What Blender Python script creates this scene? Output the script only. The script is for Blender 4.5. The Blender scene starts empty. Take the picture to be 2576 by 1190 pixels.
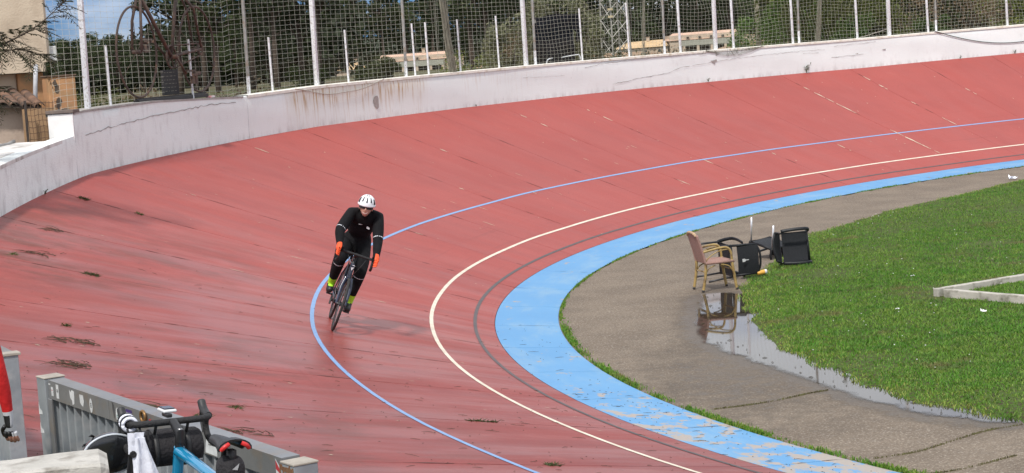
import bpy, bmesh, math, random
import numpy as np
from mathutils import Vector, Matrix, Euler
random.seed(7); rng = np.random.default_rng(7)
R = math.radians
scene = bpy.context.scene
C = scene.collection

# ------------------------------------------------------------------ camera
FPX, CAMH, PITCH, ROLL = 4966.29, 3.883, R(5.536), R(3.743)
cam_d = bpy.data.cameras.new('camera'); cam = bpy.data.objects.new('camera', cam_d); C.objects.link(cam)
_f = Vector((0, math.cos(PITCH), -math.sin(PITCH))); _u = Vector((0, math.sin(PITCH), math.cos(PITCH))); _r = Vector((1, 0, 0))
_R = math.cos(ROLL)*_r - math.sin(ROLL)*_u; _U = math.sin(ROLL)*_r + math.cos(ROLL)*_u
cam.matrix_world = Matrix(((_R.x, _U.x, -_f.x, 0), (_R.y, _U.y, -_f.y, 0), (_R.z, _U.z, -_f.z, CAMH), (0, 0, 0, 1)))
cam_d.sensor_fit = 'HORIZONTAL'; cam_d.sensor_width = 36.0; cam_d.lens = 36.0*FPX/2576.0
cam_d.clip_start = 0.1; cam_d.clip_end = 6000
scene.camera = cam

# ------------------------------------------------------------------ sky, sun, exposure
SUN_EL, SUN_AZ = R(52), R(200)           # azimuth measured clockwise from +Y: behind the camera, to its left
sun_dir = Vector((math.cos(SUN_EL)*math.sin(SUN_AZ), math.cos(SUN_EL)*math.cos(SUN_AZ), math.sin(SUN_EL)))
w = bpy.data.worlds.new('World'); scene.world = w; w.use_nodes = True
nt = w.node_tree; nt.nodes.clear()
def WN(t, **k):
    n = nt.nodes.new(t)
    for a, v in k.items(): setattr(n, a, v)
    return n
wo = WN('ShaderNodeOutputWorld'); bg = WN('ShaderNodeBackground'); sky = WN('ShaderNodeTexSky')
sky.sky_type = 'NISHITA'; sky.sun_disc = False; sky.sun_elevation = SUN_EL; sky.sun_rotation = SUN_AZ
sky.air_density = 1.0; sky.dust_density = 0.6; sky.ozone_density = 2.2; sky.altitude = 50
tc = WN('ShaderNodeTexCoord'); mp = WN('ShaderNodeMapping'); mp.inputs['Scale'].default_value = (1.0, 1.0, 3.6); mp.inputs['Location'].default_value = (0.35, 0.1, 0.2)
nz = WN('ShaderNodeTexNoise'); nz.inputs['Scale'].default_value = 2.6; nz.inputs['Detail'].default_value = 8; nz.inputs['Roughness'].default_value = 0.58
rmp = WN('ShaderNodeValToRGB'); rmp.color_ramp.elements[0].position = 0.37; rmp.color_ramp.elements[1].position = 0.56
mix = WN('ShaderNodeMix', data_type='RGBA'); mix.inputs['B'].default_value = (9.4, 9.7, 10.3, 1)
# cumulus everywhere above the lowest band of the sky
nt.links.new(tc.outputs['Generated'], mp.inputs['Vector']); nt.links.new(mp.outputs['Vector'], nz.inputs['Vector'])
hs = WN('ShaderNodeHueSaturation'); hs.inputs['Saturation'].default_value = 1.0; hs.inputs['Value'].default_value = 1.0; tint = WN('ShaderNodeMix', data_type='RGBA'); tint.blend_type = 'MULTIPLY'; tint.inputs['Factor'].default_value = 1.0; tint.inputs['B'].default_value = (0.15, 0.37, 0.86, 1)
sep = WN('ShaderNodeSeparateXYZ'); nt.links.new(tc.outputs['Generated'], sep.inputs['Vector'])
elv = WN('ShaderNodeMapRange'); elv.inputs['From Min'].default_value = 0.015; elv.inputs['From Max'].default_value = 0.13; elv.inputs['To Min'].default_value = -0.10; elv.inputs['To Max'].default_value = 0.07
nt.links.new(sep.outputs['Z'], elv.inputs['Value']); add = WN('ShaderNodeMath', operation='ADD'); nt.links.new(nz.outputs['Fac'], add.inputs[0]); nt.links.new(elv.outputs['Result'], add.inputs[1])
nt.links.new(add.outputs[0], rmp.inputs['Fac']); nt.links.new(sky.outputs['Color'], hs.inputs['Color']); nt.links.new(hs.outputs['Color'], tint.inputs['A']); nt.links.new(tint.outputs['Result'], mix.inputs['A'])
nt.links.new(rmp.outputs['Color'], mix.inputs['Factor']); nt.links.new(mix.outputs['Result'], bg.inputs['Color'])
nt.links.new(bg.outputs['Background'], wo.inputs['Surface'])
bg.inputs['Strength'].default_value = 0.10
sl = bpy.data.lights.new('sun', 'SUN'); so = bpy.data.objects.new('sun', sl); C.objects.link(so)
sl.energy = 3.2; sl.angle = R(5); sl.color = (1.0, 0.955, 0.89)
so.rotation_euler = (-sun_dir).to_track_quat('-Z', 'Y').to_euler()
scene.view_settings.view_transform = 'Standard'; scene.view_settings.look = 'None'
scene.view_settings.exposure = 0.13; scene.view_settings.gamma = 1.0
try: scene.view_settings.use_curve_mapping = False
except Exception: pass

# ------------------------------------------------------------------ materials
MATS = {}
def srgb(r, g, b):
    f = lambda c: (c/255/12.92) if c/255 <= 0.04045 else ((c/255+0.055)/1.055)**2.4
    return (f(r), f(g), f(b), 1)
def mat(name, c1, c2=None, scale=8.0, rough=0.6, bump=0.0, bscale=None, metal=0.0, detail=6, lo=0.35, hi=0.65, coord='Object', stretch=None, spec=0.5, c3=None, s3=1.0, coat=0.0, bdist=0.02):
    if name in MATS: return MATS[name]
    m = bpy.data.materials.new(name); m.use_nodes = True; n = m.node_tree; b = n.nodes['Principled BSDF']
    b.inputs['Roughness'].default_value = rough; b.inputs['Metallic'].default_value = metal
    b.inputs['Specular IOR Level'].default_value = spec; b.inputs['Coat Weight'].default_value = coat
    c1 = tuple(c1)+((1,) if len(c1) == 3 else ())
    if c2 is None: c2 = tuple(v*0.82 for v in c1[:3])+(1,)
    c2 = tuple(c2)+((1,) if len(c2) == 3 else ())
    t = n.nodes.new('ShaderNodeTexCoord'); src = t.outputs[coord]
    if stretch:
        mpn = n.nodes.new('ShaderNodeMapping'); mpn.inputs['Scale'].default_value = stretch
        n.links.new(src, mpn.inputs['Vector']); src = mpn.outputs['Vector']
    no = n.nodes.new('ShaderNodeTexNoise'); no.inputs['Scale'].default_value = scale; no.inputs['Detail'].default_value = detail
    n.links.new(src, no.inputs['Vector'])
    r = n.nodes.new('ShaderNodeValToRGB'); r.color_ramp.elements[0].position = lo; r.color_ramp.elements[1].position = hi
    r.color_ramp.elements[0].color = c1; r.color_ramp.elements[1].color = c2
    n.links.new(no.outputs['Fac'], r.inputs['Fac']); col = r.outputs['Color']
    if c3 is not None:
        c3 = tuple(c3)+((1,) if len(c3) == 3 else ())
        n3 = n.nodes.new('ShaderNodeTexNoise'); n3.inputs['Scale'].default_value = s3; n3.inputs['Detail'].default_value = 5
        n.links.new(src, n3.inputs['Vector'])
        r3 = n.nodes.new('ShaderNodeValToRGB'); r3.color_ramp.elements[0].position = 0.52; r3.color_ramp.elements[1].position = 0.68
        n.links.new(n3.outputs['Fac'], r3.inputs['Fac'])
        mx = n.nodes.new('ShaderNodeMix'); mx.data_type = 'RGBA'; mx.inputs['B'].default_value = c3
        n.links.new(r3.outputs['Color'], mx.inputs['Factor']); n.links.new(col, mx.inputs['A']); col = mx.outputs['Result']
    n.links.new(col, b.inputs['Base Color'])
    if bump:
        nb = n.nodes.new('ShaderNodeTexNoise'); nb.inputs['Scale'].default_value = bscale or scale*3; nb.inputs['Detail'].default_value = 8
        n.links.new(src, nb.inputs['Vector'])
        bp = n.nodes.new('ShaderNodeBump'); bp.inputs['Strength'].default_value = bump; bp.inputs['Distance'].default_value = bdist
        n.links.new(nb.outputs['Fac'], bp.inputs['Height']); n.links.new(bp.outputs['Normal'], b.inputs['Normal'])
    MATS[name] = m; return m
def rgbmix(n, f, a, b, mode='MIX'):
    x = n.nodes.new('ShaderNodeMix'); x.data_type = 'RGBA'; x.blend_type = mode
    if hasattr(f, 'links') or not isinstance(f, (int, float)): n.links.new(f, x.inputs['Factor'])
    else: x.inputs['Factor'].default_value = f
    for s, v in (('A', a), ('B', b)):
        if isinstance(v, tuple): x.inputs[s].default_value = v if len(v) == 4 else v+(1,)
        else: n.links.new(v, x.inputs[s])
    return x.outputs['Result']
def noise(n, src, scale, detail=6, stretch=None, rough=0.55, loc=None):
    if stretch or loc:
        mpn = n.nodes.new('ShaderNodeMapping')
        if stretch: mpn.inputs['Scale'].default_value = stretch
        if loc: mpn.inputs['Location'].default_value = loc
        n.links.new(src, mpn.inputs['Vector']); src = mpn.outputs['Vector']
    x = n.nodes.new('ShaderNodeTexNoise'); x.inputs['Scale'].default_value = scale; x.inputs['Detail'].default_value = detail; x.inputs['Roughness'].default_value = rough
    n.links.new(src, x.inputs['Vector']); return x.outputs['Fac']
def ramp(n, f, lo, hi, a=0.0, b=1.0):
    x = n.nodes.new('ShaderNodeMapRange'); x.interpolation_type = 'SMOOTHSTEP'
    for k, v in (('From Min', lo), ('From Max', hi), ('To Min', a), ('To Max', b)): x.inputs[k].default_value = v
    n.links.new(f, x.inputs['Value']); return x.outputs['Result']
def mathn(n, op, a, b):
    x = n.nodes.new('ShaderNodeMath'); x.operation = op
    for i, v in enumerate((a, b)):
        if isinstance(v, (int, float)): x.inputs[i].default_value = v
        else: n.links.new(v, x.inputs[i])
    return x.outputs[0]
def newmat(name, rough=0.6, spec=0.5):
    m = bpy.data.materials.new(name); m.use_nodes = True; n = m.node_tree; b = n.nodes['Principled BSDF']
    b.inputs['Roughness'].default_value = rough; b.inputs['Specular IOR Level'].default_value = spec
    MATS[name] = m; return m, n, b
def bumpn(n, b, h, strength, dist=0.02):
    bp = n.nodes.new('ShaderNodeBump'); bp.inputs['Strength'].default_value = strength; bp.inputs['Distance'].default_value = dist
    n.links.new(h, bp.inputs['Height']); n.links.new(bp.outputs['Normal'], b.inputs['Normal'])

# ------------------------------------------------------------------ mesh helpers
class MB:
    def __init__(s): s.v = []; s.f = []; s.m = []; s.uv = None
    def add(s, vs, fs, mi=0, M=None):
        o = len(s.v)
        s.v += [tuple(M @ Vector(p)) if M is not None else tuple(p) for p in vs]
        s.f += [tuple(i+o for i in f) for f in fs]; s.m += [mi]*len(fs); return s
    def box(s, c, d, mi=0, M=None, bev=0.0):
        x, y, z = c; a, b, e = d[0]/2, d[1]/2, d[2]/2
        if bev <= 0:
            vs = [(x+i*a, y+j*b, z+k*e) for k in (-1, 1) for j in (-1, 1) for i in (-1, 1)]
            return s.add(vs, [(0, 2, 3, 1), (4, 5, 7, 6), (0, 1, 5, 4), (2, 6, 7, 3), (0, 4, 6, 2), (1, 3, 7, 5)], mi, M)
        bm = bmesh.new(); bmesh.ops.create_cube(bm, size=1.0, matrix=Matrix.Translation((x, y, z)) @ Matrix.Diagonal((*d, 1)))
        bmesh.ops.bevel(bm, geom=list(bm.edges), offset=min(bev, min(d)*0.45), segments=2, affect='EDGES', profile=0.5)
        bm.verts.index_update(); vs = [tuple(v.co) for v in bm.verts]; fs = [tuple(v.index for v in f.verts) for f in bm.faces]; bm.free()
        return s.add(vs, fs, mi, M)
    def tube(s, pts, r, n=8, mi=0, M=None, cap=True, flat=None):
        pts = [Vector(p) for p in pts]; k = len(pts)
        rs = list(r) if hasattr(r, '__len__') else [r]*k
        vs = []; prev = None
        for i, p in enumerate(pts):
            t = (pts[min(i+1, k-1)]-pts[max(i-1, 0)])
            t = t.normalized() if t.length > 1e-9 else Vector((0, 0, 1))
            if prev is None:
                a = Vector((0, 0, 1)) if abs(t.z) < 0.9 else Vector((1, 0, 0))
                u = t.cross(a).normalized()
            else:
                u = (prev - t*prev.dot(t)); u = u.normalized() if u.length > 1e-6 else t.orthogonal().normalized()
            prev = u; vv = t.cross(u)
            for j in range(n):
                an = 2*math.pi*j/n; fx, fy = flat or (1, 1)
                vs.append(p + (u*math.cos(an)*fx + vv*math.sin(an)*fy)*rs[i])
        fs = [(i*n+j, i*n+(j+1) % n, (i+1)*n+(j+1) % n, (i+1)*n+j) for i in range(k-1) for j in range(n)]
        if cap: fs += [tuple(range(n-1, -1, -1)), tuple((k-1)*n+j for j in range(n))]
        return s.add(vs, fs, mi, M)
    def ell(s, c, d, mi=0, M=None, nu=16, nv=10, fn=None):
        vs = []; 
        for i in range(nv+1):
            ph = math.pi*i/nv - math.pi/2
            for j in range(nu):
                th = 2*math.pi*j/nu
                q = Vector((math.cos(ph)*math.cos(th), math.cos(ph)*math.sin(th), math.sin(ph)))
                if fn: q = fn(q)
                vs.append((c[0]+q[0]*d[0], c[1]+q[1]*d[1], c[2]+q[2]*d[2]))
        fs = [(i*nu+j, i*nu+(j+1) % nu, (i+1)*nu+(j+1) % nu, (i+1)*nu+j) for i in range(nv) for j in range(nu)]
        return s.add(vs, fs, mi, M)
    def torus(s, c, R0, r, axis='Y', n=40, m=8, mi=0, M=None, fl=(1, 1)):
        vs = []
        for i in range(n):
            a = 2*math.pi*i/n
            for j in range(m):
                b = 2*math.pi*j/m; rr = R0 + r*fl[0]*math.cos(b); h = r*fl[1]*math.sin(b)
                if axis == 'Y': q = (rr*math.cos(a), h, rr*math.sin(a))
                elif axis == 'Z': q = (rr*math.cos(a), rr*math.sin(a), h)
                else: q = (h, rr*math.cos(a), rr*math.sin(a))
                vs.append((c[0]+q[0], c[1]+q[1], c[2]+q[2]))
        fs = [(i*m+j, ((i+1) % n)*m+j, ((i+1) % n)*m+(j+1) % m, i*m+(j+1) % m) for i in range(n) for j in range(m)]
        return s.add(vs, fs, mi, M)
    def prism(s, poly, z0, z1, mi=0, M=None):
        n = len(poly); vs = [(p[0], p[1], z0) for p in poly]+[(p[0], p[1], z1) for p in poly]
        fs = [tuple(range(n-1, -1, -1)), tuple(range(n, 2*n))]+[(i, (i+1) % n, n+(i+1) % n, n+i) for i in range(n)]
        return s.add(vs, fs, mi, M)
    def grid(s, rows, mi=0, M=None, close=False):
        nr, nc = len(rows), len(rows[0]); vs = [p for r in rows for p in r]
        fs = [(i*nc+j, i*nc+(j+1) % nc, (i+1)*nc+(j+1) % nc, (i+1)*nc+j) for i in range(nr-1) for j in range(nc if close else nc-1)]
        return s.add(vs, fs, mi, M)
    def slab(s, rows, th, mi=0, M=None):
        # thick sheet from a grid of points, thickness along the average normal
        a = [[Vector(p) for p in r] for r in rows]; nr, nc = len(a), len(a[0]); b = []
        for i in range(nr):
            rr = []
            for j in range(nc):
                du = a[min(i+1, nr-1)][j]-a[max(i-1, 0)][j]; dv = a[i][min(j+1, nc-1)]-a[i][max(j-1, 0)]
                nn = du.cross(dv); nn = nn.normalized() if nn.length > 1e-9 else Vector((0, 0, 1))
                rr.append(a[i][j]-nn*th)
            b.append(rr)
        s.grid(a, mi, M); s.grid([list(reversed(r)) for r in b], mi, M)
        per = [(i, 0) for i in range(nr)]+[(nr-1, j) for j in range(1, nc)]+[(i, nc-1) for i in range(nr-2, -1, -1)]+[(0, j) for j in range(nc-2, 0, -1)]
        pa = [a[i][j] for i, j in per]; pb = [b[i][j] for i, j in per]
        return s.grid([pa+[pa[0]], pb+[pb[0]]], mi, M)
    def build(s, name, mats, parent=None, smooth=False, loc=None, angle=None):
        me = bpy.data.meshes.new(name); me.from_pydata(s.v, [], s.f); 
        if not isinstance(mats, (list, tuple)): mats = [mats]
        for m in mats: me.materials.append(m)
        if len(mats) > 1: me.polygons.foreach_set('material_index', s.m)
        if s.uv is not None:
            ul = me.uv_layers.new(name='UVMap'); li = np.empty(len(me.loops), dtype=np.int32); me.loops.foreach_get('vertex_index', li)
            ul.data.foreach_set('uv', np.asarray(s.uv, dtype=np.float32)[li].ravel())
        if smooth or angle:
            me.polygons.foreach_set('use_smooth', [True]*len(me.polygons))
            if angle: me.set_sharp_from_angle(angle=R(angle))
        me.update()
        o = bpy.data.objects.new(name, me); C.objects.link(o)
        if parent is not None: o.parent = parent
        if loc is not None: o.location = loc
        return o
def npmesh(name, V, F, mats, parent=None, smooth=False, uv=None, attr=None):
    V = np.asarray(V, dtype=np.float32); F = np.asarray(F, dtype=np.int32); k = F.shape[1]; n = F.shape[0]
    me = bpy.data.meshes.new(name); me.vertices.add(len(V)); me.vertices.foreach_set('co', V.ravel())
    me.loops.add(n*k); me.loops.foreach_set('vertex_index', F.ravel())
    me.polygons.add(n); me.polygons.foreach_set('loop_start', np.arange(n, dtype=np.int32)*k)
    if smooth: me.polygons.foreach_set('use_smooth', np.ones(n, dtype=bool))
    me.update(calc_edges=True)
    for m in (mats if isinstance(mats, (list, tuple)) else [mats]): me.materials.append(m)
    if uv is not None:
        ul = me.uv_layers.new(name='UVMap'); ul.data.foreach_set('uv', np.asarray(uv, dtype=np.float32)[F.ravel()].ravel())
    if attr is not None:
        for an, av in attr.items():
            a = me.attributes.new(an, 'FLOAT', 'POINT'); a.data.foreach_set('value', np.asarray(av, dtype=np.float32))
    o = bpy.data.objects.new(name, me); C.objects.link(o)
    if parent is not None: o.parent = parent
    return o
def tag(o, label=None, cat=None, group=None, kind=None):
    if label: o['label'] = label
    if cat: o['category'] = cat
    if group: o['group'] = group
    if kind: o['kind'] = kind
    return o
def empty(name, M=None, label=None, cat=None, group=None, kind=None):
    o = bpy.data.objects.new(name, None); C.objects.link(o); o.empty_display_size = 0.1
    if M is not None: o.matrix_world = M
    return tag(o, label, cat, group, kind)
def struct(o): o['kind'] = 'structure'; return o
def copy_tree(o, parent=None):
    c = o.copy(); C.objects.link(c); c.parent = parent
    for ch in list(o.children): copy_tree(ch, c)
    return c
def basis(x, y, z, o):
    return Matrix(((x[0], y[0], z[0], o[0]), (x[1], y[1], z[1], o[1]), (x[2], y[2], z[2], o[2]), (0, 0, 0, 1)))
def smooth_pts(P, n=6, closed=False):
    # Catmull-Rom
    P = [Vector(p) for p in P]; out = []; k = len(P)
    rngk = range(k if closed else k-1)
    for i in rngk:
        g = lambda j: P[j % k] if closed else P[max(0, min(k-1, j))]
        a, b, c, d = g(i-1), g(i), g(i+1), g(i+2)
        for q in range(n):
            t = q/n; out.append(0.5*((2*b)+(c-a)*t+(2*a-5*b+4*c-d)*t*t+(3*b-3*c+d-a)*t**3))
    if not closed: out.append(P[-1])
    return out

# ------------------------------------------------------------------ track geometry (edge curve, bank)
DS = 0.25
KN = np.array([-60, -22, -14, -4, 4, 12, 20, 28, 38, 52, 58, 140.])
CU = np.array([0, 0, -.0440, -.0440, -.0452, -.0417, -.0332, -.0298, -.0350, -.0350, 0, 0])
BE = np.array([5, 5, 5.295, 7.52, 11.969, 17.684, 19.406, 19.834, 20.193, 22.102, 22, 22])
SS = np.arange(-60, 140.01, DS)
_cu = np.interp(SS, KN, CU); _be = np.radians(np.interp(SS, KN, BE)); _i0 = int(np.argmin(abs(SS)))
_ph = np.cumsum(_cu)*DS; _ph = _ph - _ph[_i0] + R(112.994)
_x = np.cumsum(np.cos(_ph))*DS; _y = np.cumsum(np.sin(_ph))*DS
_x = _x - _x[_i0] + 1.412; _y = _y - _y[_i0] + 18.423
A0, AL, A_BLK, A_WHT, A_BLU, A_W, KK = 0.889, R(4.533), 0.287, 0.883, 2.451, 6.841, 0.003
ZE = A0*math.sin(AL)
def tk(s):
    s = np.asarray(s, float); g = lambda q: np.interp(s, SS, q)
    return g(_x), g(_y), g(_ph), g(_be)
def sd(s, a, up=0.0):
    """points on the track: s along it, a = distance up the banking from its lower edge (negative: apron)"""
    s, a = np.broadcast_arrays(np.asarray(s, float), np.asarray(a, float)); x, y, ph, be = tk(s)
    nx, ny = -np.sin(ph), np.cos(ph)
    h = np.where(a >= 0, a*np.cos(be), a*math.cos(AL)); z = np.where(a >= 0, ZE+a*np.sin(be)+KK*a*a, ZE+a*math.sin(AL))
    over = a > A_W
    h = np.where(over, A_W*np.cos(be)+(a-A_W), h); z = np.where(over, ZE+A_W*np.sin(be)+KK*A_W**2, z)
    sl = np.where(a >= 0, be, AL)
    return np.stack([x+nx*(h-up*np.sin(sl)*(~over)), y+ny*(h-up*np.sin(sl)*(~over)), z+up*np.where(over, 1, np.cos(sl))], -1)
def sdv(s, a, up=0.0): return Vector(sd(s, a, up))
def wallp(s, off=0.0, z=0.0):
    """wall line: off = distance outside the inner face, z = height above the foot of the wall"""
    p = sd(s, A_W); x, y, ph, be = tk(s)
    p = np.array(p); p[..., 0] += -np.sin(ph)*off; p[..., 1] += np.cos(ph)*off; p[..., 2] += z; return p
def wv(s, off=0.0, z=0.0): return Vector(wallp(s, off, z))
def frame_at(s):
    x, y, ph, be = tk(s); t = Vector((math.cos(ph), math.sin(ph), 0)); n = Vector((-math.sin(ph), math.cos(ph), 0)); return t, n
joints = [-1.561, .548, 2.56, 4.58, 6.63, 8.684, 10.686, 12.757]
joints += list(np.linspace(12.757, 25.902, 7)[1:]) + [28.062] + list(np.linspace(28.062, 35.441, 4)[1:]) + [37.645]
while joints[-1] < 74: joints.append(joints[-1]+2.18)
while joints[0] > -18: joints.insert(0, joints[0]-2.09)
S0, S1 = joints[0], joints[-1]

# ================================================================== THE SETTING
# ---- track materials: (u, v) = (metres along, metres up the banking)
m, n, b = newmat('red_track_paint', 0.5)
uvn = n.nodes.new('ShaderNodeUVMap'); uvn.uv_map = 'UVMap'; UV = uvn.outputs['UV']
big = noise(n, UV, 0.42, 5); streak = noise(n, UV, 1.0, 8, (1.5, 0.30, 1), 0.66); fine = noise(n, UV, 34, 4); mid = noise(n, UV, 2.2, 7, (1.0, 0.35, 1), loc=(3, 7, 0))
spots = noise(n, UV, 9, 3, (0.8, 1.4, 1)); dirt = noise(n, UV, 1.3, 9, (1.6, 0.7, 1), 0.7, loc=(11, 2, 0)); dirtm = noise(n, UV, 0.22, 2, loc=(1.3, 0.4, 0))
c = rgbmix(n, ramp(n, big, .35, .65), (0.375, 0.077, 0.064), (0.345, 0.071, 0.060))
sepx = n.nodes.new('ShaderNodeSeparateXYZ'); n.links.new(UV, sepx.inputs['Vector']); U_ = sepx.outputs['X']; V_ = sepx.outputs['Y']
wetz = ramp(n, U_, 20, 7, .30, 1.0)
c = rgbmix(n, mathn(n, 'MULTIPLY', ramp(n, streak, .42, .68, 0, 0.75), wetz), c, (0.27, 0.078, 0.076))
c = rgbmix(n, mathn(n, 'MULTIPLY', ramp(n, mid, .50, .74, 0, .45), wetz), c, (0.23, 0.040, 0.034))
# pine litter and mud washed down the first part of the bend
litter = mathn(n, 'MULTIPLY', mathn(n, 'MULTIPLY', ramp(n, U_, 13, 6), ramp(n, dirt, .44, .60)), ramp(n, V_, 1.2, 4.8, .25, 1.0))
litter = mathn(n, 'MULTIPLY', litter, ramp(n, dirtm, .38, .56))
c = rgbmix(n, mathn(n, 'MULTIPLY', litter, 0.72), c, (0.12, 0.046, 0.030))
c = rgbmix(n, mathn(n, 'MULTIPLY', ramp(n, U_, 12, -3), 0.42), c, (0.115, 0.034, 0.036))
c = rgbmix(n, ramp(n, spots, .70, .74, 0, .55), c, (0.09, 0.035, 0.03))
c = rgbmix(n, ramp(n, fine, .35, .70, 0, .22), c, (0.16, 0.028, 0.027))
tyre = noise(n, UV, 1.0, 5, (.22, 9, 1), .6, loc=(2, 5, 0)); c = rgbmix(n, mathn(n, 'MULTIPLY', ramp(n, tyre, .56, .74, 0, .28), ramp(n, V_, 5.5, 2.0)), c, (0.15, 0.034, 0.030))
blot = noise(n, UV, 1.7, 9, (1.0, .8, 1), .68, loc=(8, 3, 0)); c = rgbmix(n, mathn(n, 'MULTIPLY', ramp(n, blot, .50, .72, 0, .30), ramp(n, U_, 26, 8, .35, 1.0)), c, (0.20, 0.040, 0.033))
chalk = noise(n, UV, 3.1, 9, (1.0, .6, 1), .7, loc=(1, 9, 0)); c = rgbmix(n, ramp(n, chalk, .56, .74, 0, .35), c, (0.40, 0.125, 0.108))
grit = noise(n, UV, 75, 2); c = rgbmix(n, ramp(n, grit, .60, .72, 0, .30), c, (0.13, 0.035, 0.03))
n.links.new(c, b.inputs['Base Color'])
wet = noise(n, UV, 0.9, 7, (1.3, 0.28, 1), .6, loc=(5, 1, 0))
rg = mathn(n, 'SUBTRACT', .62, mathn(n, 'MULTIPLY', ramp(n, wet, .36, .62), ramp(n, U_, 15, 6, .08, .30))); n.links.new(rg, b.inputs['Roughness']); b.inputs['Specular IOR Level'].default_value = .30
bumpn(n, b, mathn(n, 'ADD', fine, mathn(n, 'MULTIPLY', mid, 2.0)), .25, .008); RED = m
m, n, b = newmat('blue_apron_paint', 0.5)
uvn = n.nodes.new('ShaderNodeUVMap'); uvn.uv_map = 'UVMap'; UV = uvn.outputs['UV']
sepx = n.nodes.new('ShaderNodeSeparateXYZ'); n.links.new(UV, sepx.inputs['Vector']); U_ = sepx.outputs['X']
a1 = noise(n, UV, 0.8, 5); a2 = noise(n, UV, 2.6, 10, (0.75, 1.2, 1), .7); a3 = noise(n, UV, 30, 5)
c = rgbmix(n, ramp(n, a1, .3, .7), (0.080, 0.275, 0.525), (0.095, 0.30, 0.55))
c = rgbmix(n, ramp(n, a3, .45, .75, 0, .25), c, (0.12, 0.26, 0.46))
thr = ramp(n, U_, 7.0, -3.5, .015, .165)
wear = mathn(n, 'ADD', a2, thr)
scf = noise(n, UV, 1.4, 8, (.5, 1.4, 1), .7, loc=(4, 4, 0)); c = rgbmix(n, ramp(n, scf, .46, .68, 0, .50), c, (0.23, 0.38, 0.50)); c = rgbmix(n, ramp(n, wear, .630, .672), c, rgbmix(n, a3, (0.40, 0.35, 0.30), (0.30, 0.265, 0.24)))
c = rgbmix(n, ramp(n, noise(n, UV, 14, 4, (1, .6, 1)), .70, .75, 0, .5), c, (0.10, 0.16, 0.24))
n.links.new(c, b.inputs['Base Color']); bumpn(n, b, a3, .2, .006); BLUE = m
LBLUE = mat('line_blue_paint', (0.165, 0.31, 0.56), (0.21, 0.35, 0.58), 9, .5, .1)
LWHITE = mat('line_white_paint', (0.74, 0.67, 0.55), (0.62, 0.54, 0.43), 6, .55, .1)
LBLACK = mat('line_black_paint', (0.055, 0.05, 0.052), (0.085, 0.065, 0.065), 6, .5, .1)
DARKJ = mat('joint_filler', (0.045, 0.024, 0.02), (0.09, 0.036, 0.028), 12, .9)
CREAM = mat('bare_concrete_chip', (0.66, 0.56, 0.42), (0.5, 0.42, 0.32), 20, .8, .2)

track = empty('velodrome_track', kind='structure')
# bed under the slabs
sg = np.arange(S0, S1+.01, 0.5); aa = [-A0, 0, .6, 1.5, 2.6, 4, 5.4, A_W+.02]
mb = MB(); mb.grid([[tuple(sd(s, a, -0.02)) for a in aa] for s in sg]); mb.build('track_bed', DARKJ, track)
def slab_mesh(name, s0, s1, a0, a1, na, matl, gap_lo=.002, gap_hi=.010):
    if s0 > 12: gap_lo, gap_hi = .001, .008
    ns = 7; av = np.linspace(a0, a1, na); mbx = MB(); rows = []; uv = []
    gl = gap_lo+(gap_hi-gap_lo)*np.clip(np.convolve(rng.random(na+4), np.ones(3)/3, 'same')[2:-2]*1.9-.45, 0, 1)
    gr = gap_lo+(gap_hi-gap_lo)*np.clip(np.convolve(rng.random(na+4), np.ones(3)/3, 'same')[2:-2]*1.9-.45, 0, 1)
    for i in range(ns):
        t = i/(ns-1); sv = (s0+gl)*(1-t)+(s1-gr)*t
        P = sd(sv, av, 0.0); rows.append([tuple(p) for p in P]); uv += [(q, a) for q, a in zip(sv, av)]
    mbx.grid(rows)
    # edges down to the bed
    k = len(mbx.v)
    for i, sgn in ((0, 1), (ns-1, -1)):
        base = [tuple(p) for p in sd((s0+gl) if i == 0 else (s1-gr), av, -0.018)]
        o = len(mbx.v); mbx.v += base; uv += [uv[i*na+j] for j in range(na)]
        for j in range(na-1):
            q = (i*na+j, i*na+j+1, o+j+1, o+j); mbx.f.append(q if sgn < 0 else tuple(reversed(q))); mbx.m.append(0)
    mbx.uv = uv
    return mbx.build(name, matl, track)
for s0, s1 in zip(joints[:-1], joints[1:]):
    slab_mesh('slab', s0, s1, 0.004, A_W, 36, RED)
    slab_mesh('apron_slab', s0, s1, -A0, -0.004, 10, BLUE, .002, .010)
# painted lines follow the banking 3-4 mm above it
def line_strip(name, a, w, matl, up=.004, wob=.008):
    sgl = np.arange(S0, S1, .5); ww = np.interp(sgl, np.arange(S0, S1+3, 1.7), rng.normal(0, wob, len(np.arange(S0, S1+3, 1.7))))
    mbx = MB(); mbx.grid([[tuple(sd(s, a-w/2+q, up)), tuple(sd(s, a+w/2+q, up))] for s, q in zip(sgl, ww)]); return mbx.build(name, matl, track)
line_strip('blue_line', A_BLU, .052, LBLUE); line_strip('white_line', A_WHT, .052, LWHITE, wob=.006); line_strip('black_line', A_BLK, .048, LBLACK, wob=.005)
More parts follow.
